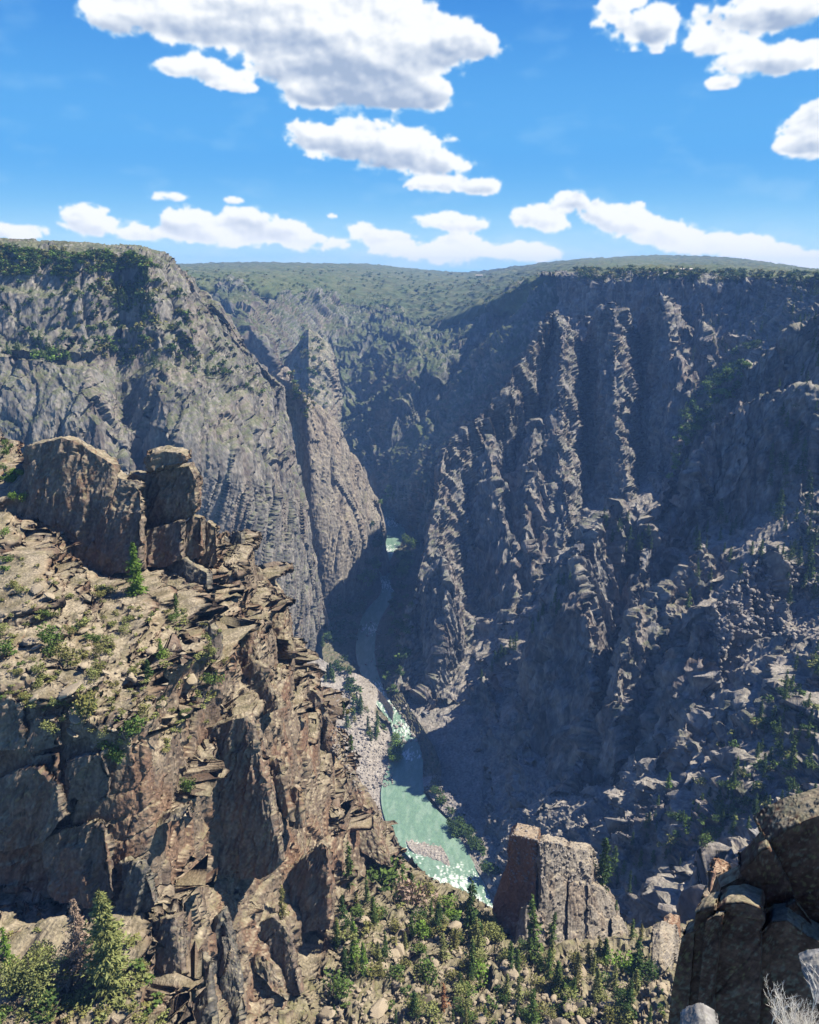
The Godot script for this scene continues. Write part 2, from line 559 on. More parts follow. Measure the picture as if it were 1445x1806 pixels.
func make_sky() -> Material:
	var n := FastNoiseLite.new()
	n.noise_type = FastNoiseLite.TYPE_SIMPLEX_SMOOTH
	n.fractal_octaves = 5
	n.frequency = 1.0
	n.seed = 11
	# the whole sky, coarse
	var w := 1024
	var im := Image.create(w, w / 2, false, Image.FORMAT_RGB8)
	for y in w / 2:
		var el := (0.5 - (y + 0.5) / (w / 2.0)) * PI
		for x in w:
			var az := ((x + 0.5) / w - 0.5) * TAU
			if el < -0.12:
				im.set_pixel(x, y, air(-0.1))
				continue
			var e := maxf(el, 0.02)
			var d := Vector3(sin(az), 0, -cos(az)) / tan(maxf(e, 0.06))
			var a := n.get_noise_2d(d.x * 0.5 + 31.0, d.z * 0.5) + 0.35 * n.get_noise_2d(d.x * 2.0, d.z * 2.0 + 7.0)
			var c := smoothstep(0.16, 0.34, a) * 0.95 * smoothstep(0.03, 0.12, el)
			im.set_pixel(x, y, air(el).lerp(Color(0.93, 0.94, 0.96).lerp(Color(0.66, 0.71, 0.8), smoothstep(0.3, 0.6, a)), c))
	im.resize(PANO, PANO / 2, Image.INTERPOLATE_CUBIC)
	# the part over the canyon, fine: the clouds where they hang
	var k := PANO / TAU
	var x0 := PANO / 2 - 420
	var x1 := PANO / 2 + 420
	var y0 := int(PANO / 4 - 0.36 * k)
	var y1 := int(PANO / 4 + 0.03 * k)
	var cw := x1 - x0
	var ch := y1 - y0
	var dens := PackedFloat32Array()
	dens.resize(cw * ch)
	var low := PackedFloat32Array()
	low.resize(cw * ch)
	for c in CLOUDS:
		var v: Vector3 = P(c[0], c[1], 1.0)
		var az := atan2(v.x, -v.z)
		var el := atan2(v.y, Vector2(v.x, v.z).length())
		var cx := PANO / 2 + az * k - x0
		var cy := PANO / 4 - el * k - y0
		var small := 0.84 if c[1] < 335 else 0.86
		var rx: float = c[2] / F * k * small
		var ry: float = c[3] / F * k * small
		for y in range(maxi(0, int(cy - ry * 1.5)), mini(ch, int(cy + ry * 1.5) + 1)):
			for x in range(maxi(0, int(cx - rx * 1.5)), mini(cw, int(cx + rx * 1.5) + 1)):
				var dx := (x - cx) / rx
				var dy := (y - cy) / ry
				if dy > 0.0:
					dy *= 1.15
				var q := 1.0 - dx * dx - dy * dy
				if q > -1.0:
					var i := y * cw + x
					var f := smoothstep(-1.0, 1.0, q)
					dens[i] = dens[i] + f * (1.0 - 0.35 * dens[i])
					low[i] += f * (dy + 0.25) * minf(ry / 12.0, 1.0)
	var body := PackedFloat32Array()
	body.resize(cw * ch)
	var puff := FastNoiseLite.new()
	puff.noise_type = FastNoiseLite.TYPE_CELLULAR
	puff.cellular_return_type = FastNoiseLite.RETURN_DISTANCE
	puff.fractal_type = FastNoiseLite.FRACTAL_FBM
	puff.fractal_octaves = 3
	puff.frequency = 1.0
	for y in ch:
		for x in cw:
			var i := y * cw + x
			if dens[i] > 0.02:
				var wx := x + 5.0 * n.get_noise_2d(x * 0.05, y * 0.05 + 90.0)
				var far := smoothstep(120.0, 300.0, y)
				var fq := lerpf(0.045, 0.085, far)
				body[i] = dens[i] + n.get_noise_2d(x * 0.018, y * 0.028) * 0.75 + n.get_noise_2d(wx * 0.075, y * 0.095 + 7.0) * 0.55 - puff.get_noise_2d(wx * fq, y * fq * 1.2) * 0.16 - 0.06
	for y in ch:
		var el := (PANO / 4 - (y + y0 + 0.5)) / k
		for x in cw:
			var i := y * cw + x
			var d := body[i]
			var under := clampf(low[i] * 0.9, 0.0, 1.0)
			var a := smoothstep(0.36, lerpf(0.66, 0.95, under), d)
			a = maxf(a, 0.45 * smoothstep(0.1, 0.5, d) * smoothstep(-0.15, 0.5, n.get_noise_2d(x * 0.045 + 60.0, y * 0.09)))
			var veil := smoothstep(0.1, 0.7, n.get_noise_2d(x * 0.012 + 9.0, y * 0.03)) * 0.12 + (0.3 + 0.25 * n.get_noise_2d(x * 0.02, y * 0.06)) * smoothstep(0.075, 0.0, el)
			var i2 := maxi(y - 3, 0) * cw + mini(x + 3, cw - 1)
			var shade := clampf((body[i2] - d) * 0.25 + 0.3 * n.get_noise_2d(x * 0.012 + 3.0, y * 0.018) + 0.5 * (n.get_noise_2d(x * 0.03 + 0.12, y * 0.045 - 0.16) - n.get_noise_2d(x * 0.03, y * 0.045)), -0.3, 0.6)
			var grey := clampf(0.75 * under * smoothstep(0.55, 1.15, dens[i]) + shade * smoothstep(0.45, 0.8, d), 0.0, 0.9) * smoothstep(0.012, 0.07, el)
			var c := Color(1.0, 1.0, 1.0).lerp(Color(0.62, 0.69, 0.8), grey)
			var sky := air(el).lerp(Color(0.93, 0.96, 1.0), veil)
			var edge := smoothstep(0.0, 24.0, minf(minf(x, cw - 1 - x), y))
			im.set_pixel(x + x0, y + y0, im.get_pixel(x + x0, y + y0).lerp(sky.lerp(c, a * 0.97), edge))
	# the picture's middle lies behind the viewer: swap the halves
	var all := Image.create(PANO, PANO / 2, false, Image.FORMAT_RGB8)
	all.blit_rect(im, Rect2i(0, 0, PANO / 2, PANO / 2), Vector2i(PANO / 2, 0))
	all.blit_rect(im, Rect2i(PANO / 2, 0, PANO / 2, PANO / 2), Vector2i(0, 0))
	var m := PanoramaSkyMaterial.new()
	m.panorama = ImageTexture.create_from_image(all)
	m.energy_multiplier = SKY_ENERGY
	return m

func air(el: float) -> Color:                     # clear air at a height above the horizon (radians), as sRGB
	var t := clampf(el / 0.42, 0.0, 1.0)
	var a := Color(0.68, 0.87, 0.97)
	var b := Color(0.38, 0.68, 0.93)
	var c := Color(0.16, 0.44, 0.8)
	var d := Color(0.12, 0.34, 0.72)
	var o := a.lerp(b, smoothstep(0.0, 0.3, t)) if t < 0.3 else b.lerp(c, smoothstep(0.3, 1.0, t))
	return o.lerp(d, smoothstep(0.42, 1.3, el))

func far_country() -> void:
	var st := style({"size": 160.0, "tall": 1.0, "a1": 0.0, "a2": 1.5, "a3": 3.0, "ar": 8.0, "af": 9.0, "fs": 3.0, "calm": 0.0, "c": Color(0.075, 0.105, 0.048), "c2": Color(0.11, 0.135, 0.062), "flat": Color(0.075, 0.108, 0.048), "flat2": Color(0.14, 0.15, 0.08), "wamt": 0.0, "smooth": 1.0})
	var r0 := row([[-150, 470, 5200], [200, 470, 5200], [330, 468, 5000], [420, 466, 4800], [560, 468, 4800], [650, 470, 5000], [760, 480, 5500], [830, 483, 5500], [900, 475, 5000], [1000, 463, 4600], [1090, 457, 4800], [1180, 453, 5200], [1290, 457, 5000], [1380, 470, 4500], [1445, 478, 4200], [1650, 480, 4200]])
	var r1 := row([[-150, 480, 3300], [200, 480, 3300], [330, 478, 3300], [420, 480, 3300], [560, 483, 3400], [650, 492, 3500], [760, 500, 3500], [830, 498, 3500], [900, 488, 3400], [1000, 476, 3000], [1090, 470, 3000], [1180, 470, 3200], [1290, 470, 3000], [1380, 478, 2600], [1445, 482, 2600], [1650, 482, 2600]])
	var r2 := row([[-150, 505, 2300], [200, 505, 2300], [330, 498, 2300], [395, 496, 2350], [470, 506, 2500], [560, 522, 2700], [640, 532, 2800], [700, 548, 2700], [770, 560, 2500], [850, 535, 2300], [900, 515, 2200], [960, 488, 2100], [1090, 478, 1900], [1200, 484, 1800], [1320, 490, 1700], [1650, 492, 1500]])
	structure(sheet("far_hills", onward([moved(r0, Vector3(0, -260, -1500)), moved(r0, Vector3(0, -20, -500)), r0, r1, r2, moved(r2, Vector3(0, -60, 10))], 2.0, 3.0), 5.4, st, M.soil))
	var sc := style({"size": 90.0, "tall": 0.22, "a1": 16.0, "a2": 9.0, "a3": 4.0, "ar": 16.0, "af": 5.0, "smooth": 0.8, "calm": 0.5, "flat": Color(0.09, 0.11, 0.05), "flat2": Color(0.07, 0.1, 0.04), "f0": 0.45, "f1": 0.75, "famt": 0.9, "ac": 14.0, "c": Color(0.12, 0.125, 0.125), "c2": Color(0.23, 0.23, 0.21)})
	var b0 := row([[330, 496, 2300], [375, 515, 2290], [400, 498, 2290], [440, 520, 2240], [460, 540, 2300], [500, 528, 2450], [560, 526, 2650], [620, 535, 2750], [700, 550, 2650], [780, 568, 2450], [850, 545, 2300], [930, 505, 2200]])
	var b1 := row([[330, 580, 2150], [375, 590, 2120], [420, 580, 2020], [470, 600, 2000], [500, 620, 2150], [540, 630, 2260], [580, 650, 2350], [640, 650, 2280], [720, 640, 2100], [780, 640, 2030], [840, 605, 2120], [915, 580, 2180]])
	var b2 := row([[330, 700, 2050], [375, 700, 2020], [430, 690, 1960], [480, 690, 1960], [520, 720, 2040], [560, 740, 2080], [600, 740, 2080], [650, 740, 2020], [700, 730, 1920], [750, 710, 1950], [810, 685, 2000], [890, 645, 2060]])
	var b3 := row([[330, 870, 1880], [375, 870, 1880], [430, 870, 1880], [480, 870, 1880], [540, 870, 1880], [590, 870, 1860], [620, 865, 1855], [650, 860, 1850], [690, 860, 1850], [745, 845, 1880], [825, 798, 2000], [900, 755, 2050]])
	structure(sheet("canyon_wall", [moved(b0, Vector3(0, 5, -60)), b0, b1, b2, b3], 3.0, sc, M.far_rock))
	# sunlit buttress standing before it
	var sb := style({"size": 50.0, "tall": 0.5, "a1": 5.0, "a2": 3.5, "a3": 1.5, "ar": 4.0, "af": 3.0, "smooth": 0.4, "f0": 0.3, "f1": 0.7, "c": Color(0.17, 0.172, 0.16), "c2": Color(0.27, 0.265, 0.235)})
	var s0 := row([[495, 650, 2040], [520, 615, 2000], [545, 580, 1960], [578, 606, 1970], [592, 650, 2060]])
	var s1 := row([[495, 690, 1950], [520, 660, 1890], [545, 640, 1850], [582, 655, 1870], [598, 690, 1990]])
	var s2 := row([[495, 770, 1820], [520, 770, 1780], [548, 760, 1750], [587, 760, 1790], [604, 770, 1900]])
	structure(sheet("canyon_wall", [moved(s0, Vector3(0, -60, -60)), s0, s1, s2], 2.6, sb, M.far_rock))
	# shaded wall beyond the great fins
	var c0 := row([[1060, 480, 1950], [1010, 484, 1950], [960, 498, 1950], [900, 560, 1930], [860, 600, 1900], [790, 690, 1850], [720, 765, 1800], [660, 825, 1780], [640, 870, 1800]])
	var c1 := row([[1060, 560, 1750], [1010, 560, 1750], [960, 600, 1750], [900, 640, 1730], [860, 680, 1720], [800, 750, 1700], [740, 810, 1700], [690, 850, 1720], [665, 890, 1780]])
	var c2 := row([[1060, 800, 1600], [1010, 800, 1600], [960, 800, 1600], [900, 800, 1580], [860, 820, 1570], [820, 860, 1560], [760, 890, 1580], [720, 910, 1650], [690, 900, 1740]])
	var c3 := row([[1060, 980, 1450], [1010, 980, 1450], [960, 980, 1450], [900, 960, 1450], [860, 960, 1450], [800, 970, 1460], [760, 965, 1520], [735, 947, 1600], [705, 925, 1690]])
	var sd: Dictionary = sc.duplicate()
	sd.a1 = 10.0
	sd.a2 = 6.0
	sd.ar = 8.0
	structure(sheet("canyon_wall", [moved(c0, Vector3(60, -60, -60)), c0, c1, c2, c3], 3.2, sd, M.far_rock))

func left_wall() -> void:
	var st := style({"size": 36.0, "tall": 0.09, "warp": 0.2, "ac": 7.0, "a1": 6.5, "a2": 2.8, "a3": 0.7, "ar": 2.5, "af": 1.2, "tilt": Vector3(0.15, 0, 0.3), "calm": 0.45, "flat": Color(0.115, 0.135, 0.06), "flat2": Color(0.075, 0.1, 0.04), "f0": 0.42, "f1": 0.72, "vein": 0.4, "wamt": 0.15, "c": Color(0.11, 0.111, 0.113), "c2": Color(0.25, 0.243, 0.228), "steps": [[38.0, 0.7, 0.35, Vector3(0.1, 0, 0.1), 0.3, 0.35]]})
	var r0 := row([[-150, 428, 930], [0, 432, 960], [80, 434, 975], [150, 437, 985], [210, 442, 1000], [260, 447, 1020], [300, 462, 1050], [345, 515, 1080], [395, 562, 1095], [445, 632, 1110], [492, 690, 1120]])
	var r1 := row([[-150, 485, 890], [0, 480, 915], [80, 483, 930], [150, 488, 940], [210, 505, 975], [260, 495, 970], [322, 515, 1020], [362, 550, 1070], [415, 590, 1085], [458, 650, 1105], [497, 695, 1122]])
	var r2 := row([[-150, 620, 850], [0, 622, 870], [80, 628, 880], [150, 640, 895], [212, 655, 920], [290, 640, 930], [365, 650, 980], [415, 640, 1040], [450, 665, 1075], [478, 690, 1100], [502, 705, 1125]])
	var r3 := row([[-150, 632, 820], [0, 638, 842], [80, 645, 850], [150, 660, 862], [212, 690, 905], [280, 652, 895], [370, 675, 945], [425, 680, 1015], [460, 700, 1060], [485, 725, 1090], [505, 735, 1120]])
	var r4 := row([[-60, 800, 790], [60, 800, 800], [130, 810, 810], [195, 820, 825], [250, 840, 858], [320, 830, 848], [420, 850, 895], [480, 860, 970], [505, 870, 1020], [520, 880, 1060], [530, 880, 1110]])
	var r5 := rowy([[100, 1450], [260, 1380], [340, 1330], [400, 1290], [450, 1250], [490, 1215], [520, 1185], [540, 1165], [555, 1150], [564, 1135], [570, 1125]], -525)
	var rows := [moved(r0, Vector3(-250, 12, -700)), moved(r0, Vector3(-60, 8, -160)), r0, r1, r2, r3, r4, r5]
	for r in rows:
		r.append(r[r.size() - 1] + Vector3(-90, -10, -120))
	onward(rows, 3.0, 0.0)
	structure(sheet("canyon_wall", rows, 3.5, st, M.wall_rock))
	var s2 := style({"size": 36.0, "tall": 0.13, "warp": 0.2, "ac": 5.0, "a1": 4.0, "a2": 1.9, "a3": 0.6, "ar": 1.5, "af": 1.2, "tilt": Vector3(0.1, 0, 0.2), "wamt": 0.12, "c": Color(0.18, 0.17, 0.155), "c2": Color(0.29, 0.265, 0.225)})
	var b0 := row([[508, 650, 1390], [526, 686, 1255], [560, 712, 1262], [592, 740, 1285], [622, 798, 1310], [645, 848, 1340], [660, 880, 1430]])
	var b1 := row([[524, 800, 1370], [540, 800, 1215], [575, 830, 1222], [610, 850, 1250], [640, 880, 1295], [662, 895, 1345], [668, 905, 1460]])
	var b2 := row([[536, 950, 1340], [545, 950, 1185], [590, 950, 1190], [632, 950, 1232], [656, 960, 1285], [674, 925, 1350], [672, 935, 1490]])
	var b3 := rowy([[560, 1100], [572, 1092], [610, 1080], [640, 1052], [656, 1035], [668, 1000], [672, 985]], -523)
	structure(sheet("canyon_wall", [moved(b0, Vector3(-80, -40, -120)), b0, b1, b2, b3], 2.5, s2, M.wall_rock))
	tag(fin("rock_pinnacle", [[641, 824, 1390], [656, 870, 1390], [673, 915, 1395], [677, 955, 1400]], 0.25, 0.3, 120.0, 2.6, s2, M.wall_rock), "slim rock pinnacle leaning against the sunlit left buttress above the river", "pinnacle")
	tag(fin("rock_pinnacle", [[566, 1052, 1120], [577, 1080, 1110], [585, 1120, 1100], [588, 1150, 1095]], 0.2, 0.2, 60.0, 2.6, s2, M.wall_rock), "small dark rock pinnacle in the shadow at the foot of the left wall", "pinnacle")

func right_wall() -> void:
	var base := {"size": 34.0, "tall": 0.13, "warp": 0.22, "a1": 9.0, "a2": 6.5, "a3": 2.6, "ar": 5.0, "af": 2.0, "calm": 0.5, "tilt": Vector3(-0.1, 0, -0.12), "ac": 5.0, "c": Color(0.09, 0.093, 0.1), "c2": Color(0.285, 0.283, 0.278), "warm": Color(0.25, 0.17, 0.13), "wamt": 0.25, "vein": 0.55, "flat": Color(0.25, 0.235, 0.2), "flat2": Color(0.1, 0.12, 0.06)}
	var st := style(base)
	var low := style(base)
	low.merge({"calm": 0.85, "f0": 0.42, "f1": 0.72, "flat": Color(0.36, 0.335, 0.29), "flat2": Color(0.26, 0.245, 0.2)}, true)
	low.steps = [[30.0, 0.6, 0.6, Vector3(0.1, 0, -0.1), 0.3, 0.35]]
	var g := [
		[[985, 570, 1560], [1030, 560, 1560], [1100, 570, 1540], [1170, 560, 1500], [1240, 580, 1440], [1320, 600, 1310], [1400, 600, 1180], [1480, 580, 1080], [1650, 560, 970]],
		[[900, 700, 1450], [985, 690, 1450], [1060, 680, 1440], [1150, 680, 1400], [1240, 680, 1300], [1320, 690, 1150], [1400, 690, 1050], [1480, 680, 980], [1650, 660, 900]],
		[[810, 820, 1370], [900, 820, 1350], [1000, 810, 1330], [1130, 800, 1280], [1210, 810, 1190], [1300, 800, 1060], [1380, 800, 980], [1480, 800, 890], [1650, 780, 820]],
		[[780, 950, 1240], [860, 950, 1200], [960, 950, 1160], [1080, 930, 1060], [1170, 930, 1000], [1260, 930, 910], [1350, 920, 840], [1480, 920, 770], [1650, 900, 710]],
		[[745, 1100, 1100], [810, 1090, 1060], [900, 1080, 1020], [1000, 1080, 930], [1080, 1080, 890], [1170, 1080, 790], [1300, 1060, 720], [1480, 1060, 650], [1650, 1040, 590]],
		[[705, 1235, 932], [770, 1220, 930], [850, 1200, 920], [960, 1200, 840], [1075, 1220, 800], [1150, 1220, 710], [1270, 1220, 620], [1450, 1200, 545], [1650, 1180, 490]],
		[[735, 1320, 817], [790, 1330, 800], [860, 1330, 790], [940, 1330, 740], [1060, 1360, 690], [1140, 1360, 610], [1250, 1350, 530], [1430, 1330, 455], [1650, 1300, 400]],
		[[780, 1440, 698], [820, 1450, 692], [870, 1440, 690], [960, 1440, 630], [1060, 1450, 570], [1150, 1450, 515], [1250, 1450, 450], [1430, 1430, 390], [1650, 1400, 350]],
		[[870, 1580, 586], [885, 1565, 590], [910, 1550, 590], [980, 1550, 560], [1060, 1560, 500], [1150, 1560, 440], [1250, 1560, 390], [1430, 1530, 340], [1650, 1500, 300]],
		[[900, 1640, 550], [930, 1640, 540], [960, 1640, 530], [1010, 1640, 510], [1060, 1660, 440], [1150, 1660, 380], [1250, 1660, 330], [1430, 1640, 290], [1650, 1600, 260]]]
	# the great fins: crests near, gullies far, one column of points each
	var across := [
		[[1000, 560], [972, 554], [974, 552], [976, 551], [981, 556], [1000, 578], [1028, 600], [1060, 546], [1082, 530], [1104, 560], [1126, 595], [1148, 531], [1165, 514], [1190, 545], [1228, 610]],
		[[965, 600], [940, 602], [955, 600], [968, 600], [993, 600], [1012, 605], [1034, 620], [1062, 600], [1087, 600], [1108, 610], [1130, 625], [1158, 600], [1190, 600], [1214, 610], [1245, 640]],
		[[920, 700], [880, 698], [925, 700], [962, 700], [986, 700], [1014, 700], [1038, 710], [1062, 700], [1085, 700], [1112, 700], [1138, 710], [1158, 700], [1180, 700], [1212, 700], [1242, 720]],
		[[830, 800], [786, 792], [850, 800], [930, 810], [985, 800], [1012, 800], [1036, 810], [1068, 800], [1100, 800], [1120, 800], [1140, 810], [1152, 800], [1168, 800], [1200, 800], [1225, 810]],
		[[800, 900], [765, 900], [820, 900], [905, 905], [1004, 900], [1022, 900], [1040, 910], [1075, 900], [1112, 890], [1126, 890], [1140, 900], [1150, 890], [1160, 880], [1180, 880], [1202, 880]],
		[[780, 1000], [742, 1000], [790, 1000], [880, 1010], [985, 1010], [1015, 1010], [1042, 1010], [1080, 1000], [1110, 1000], [1126, 1000], [1140, 1000], [1150, 990], [1160, 980], [1180, 980], [1202, 980]],
		[[760, 1090], [722, 1085], [775, 1085], [860, 1100], [950, 1110], [990, 1110], [1030, 1110], [1080, 1100], [1110, 1100], [1126, 1100], [1140, 1100], [1150, 1090], [1160, 1080], [1180, 1080], [1202, 1080]],
		[[740, 1225], [694, 1222], [750, 1215], [830, 1200], [910, 1200], [960, 1200], [1010, 1200], [1080, 1200], [1110, 1200], [1126, 1200], [1140, 1200], [1150, 1200], [1160, 1200], [1180, 1200], [1202, 1200]]]
	var deep := [150, 0, 20, 55, 0, 28, 125, 28, 0, 25, 125, 25, 0, 35, 95]
	var face := [1335, 1302, 1225, 1172, 1108, 1045, 1000, 930]
	var fine := style(base)
	fine.merge({"tall": 0.08, "size": 26.0, "a1": 7.0, "a2": 4.5, "a3": 2.0, "smooth": 0.25}, true)
	var crest := []
	for k in across.size():
		var line := []
		for c in across[k].size():
			var d: float = face[k] + deep[c] * (1.0 if k < 6 else 0.5)
			line.append(P(across[k][c][0], across[k][c][1], d))
		crest.append(line)
	structure(sheet("canyon_wall", [moved(crest[0], Vector3(20, -120, -70)), moved(crest[0], Vector3(4, -8, -14))] + crest, 3.3, fine, M.wall_rock))
	var rows := []
	for r in g:
		rows.append(row(r))
	onward(rows, 0.0, 2.0)
	structure(sheet("canyon_wall", rows, 3.7, low, M.wall_rock))
	# rim cliff with the plateau behind
	var e0 := row([[985, 486, 1790], [1060, 491, 1660], [1100, 500, 1600], [1150, 489, 1550], [1200, 489, 1500], [1260, 492, 1480], [1330, 496, 1440], [1380, 500, 1350], [1445, 512, 1250], [1650, 500, 1000]])
	var e1 := row([[985, 540, 1770], [1060, 540, 1630], [1100, 560, 1580], [1150, 545, 1520], [1200, 545, 1475], [1260, 550, 1445], [1330, 545, 1400], [1380, 540, 1300], [1445, 550, 1180], [1650, 530, 960]])
	var e2 := row([[985, 700, 1600], [1060, 700, 1560], [1100, 700, 1540], [1150, 700, 1480], [1200, 700, 1400], [1260, 690, 1300], [1330, 660, 1200], [1380, 640, 1130], [1445, 620, 1060], [1650, 600, 900]])
	structure(sheet("canyon_wall", onward([moved(e0, Vector3(0, 4, -300)), e0, e1, e2], 0.0, 2.0), 3.3, st, M.wall_rock))
	var fins := [
		[[[862, 770, 1200], [872, 830, 1140], [885, 900, 1090], [903, 960, 1060], [912, 1040, 1020], [900, 1100, 985]], 0.4, 0.3, 120],
		[[[948, 740, 1210], [932, 810, 1150], [925, 880, 1110], [935, 960, 1060], [945, 1030, 1020], [930, 1090, 985]], 0.35, 0.35, 120],
		[[[1200, 600, 1260], [1215, 680, 1200], [1205, 760, 1160], [1190, 840, 1110]], 0.4, 0.4, 120],
		[[[1237, 533, 1350], [1243, 575, 1320], [1255, 630, 1280]], 0.3, 0.3, 90],
		[[[1500, 520, 920], [1400, 590, 970], [1340, 637, 1000], [1300, 668, 1010], [1260, 720, 1020], [1206, 780, 1030], [1190, 850, 1000]], 0.25, 0.4, 170],
		[[[1450, 690, 860], [1370, 690, 890], [1340, 700, 900], [1295, 715, 905], [1265, 738, 910], [1235, 800, 900], [1225, 870, 880]], 0.25, 0.35, 150],
		[[[1093, 885, 870], [1040, 933, 830], [1018, 970, 800], [1030, 1050, 770], [1048, 1150, 735], [1050, 1210, 712], [1040, 1290, 680], [1000, 1400, 640]], 0.35, 0.25, 150],
		[[[1117, 889, 875], [1142, 932, 850], [1132, 1000, 820], [1118, 1080, 795]], 0.3, 0.3, 110],
		[[[1240, 953, 800], [1205, 1010, 770], [1165, 1040, 750], [1122, 1080, 725], [1095, 1155, 695], [1088, 1260, 660], [1100, 1340, 630]], 0.2, 0.6, 130],
		[[[1460, 1000, 700], [1400, 985, 700], [1340, 973, 700], [1290, 1030, 680], [1245, 1090, 660], [1232, 1150, 645], [1240, 1230, 610]], 0.4, 0.7, 90],
		[[[855, 1185, 885], [880, 1265, 828], [875, 1350, 775]], 0.3, 0.3, 90],
		[[[990, 1270, 760], [1000, 1350, 705], [985, 1430, 655]], 0.35, 0.35, 80],
		[[[1150, 1250, 665], [1160, 1340, 592], [1140, 1420, 545]], 0.35, 0.4, 70],
		[[[1200, 1150, 680], [1215, 1240, 612], [1200, 1330, 560]], 0.35, 0.45, 80],
		[[[820, 1245, 890], [775, 1225, 905], [745, 1260, 885]], 0.4, 0.4, 60],
		[[[930, 1225, 800], [935, 1325, 728], [920, 1420, 680]], 0.3, 0.3, 90],
		[[[1480, 1190, 540], [1340, 1260, 535], [1250, 1330, 525], [1180, 1400, 522], [1120, 1480, 492], [1070, 1560, 480]], 0.5, 0.9, 30],
		[[[1480, 1300, 440], [1410, 1340, 442], [1300, 1400, 445], [1230, 1460, 440], [1170, 1540, 425], [1100, 1620, 418]], 0.5, 0.9, 35],
		[[[1480, 1420, 378], [1400, 1450, 376], [1320, 1495, 372], [1290, 1560, 352], [1250, 1640, 322]], 0.4, 0.7, 30],
		[[[1400, 1120, 620], [1340, 1190, 600], [1270, 1270, 565], [1200, 1340, 555]], 0.3, 0.5, 40],
	]
	for f in fins:
		structure(fin("rock_ridge", f[0], f[1], f[2], f[3], 3.8, st, M.wall_rock))
	tag(fin("rock_pinnacle", [[776, 964, 1005], [786, 1010, 985], [786, 1080, 965], [777, 1140, 950], [765, 1195, 930], [735, 1235, 915]], 0.3, 0.2, 110.0, 2.6, st, M.wall_rock), "tall rock pinnacle with a lit right edge rising above the river's right bank", "pinnacle")

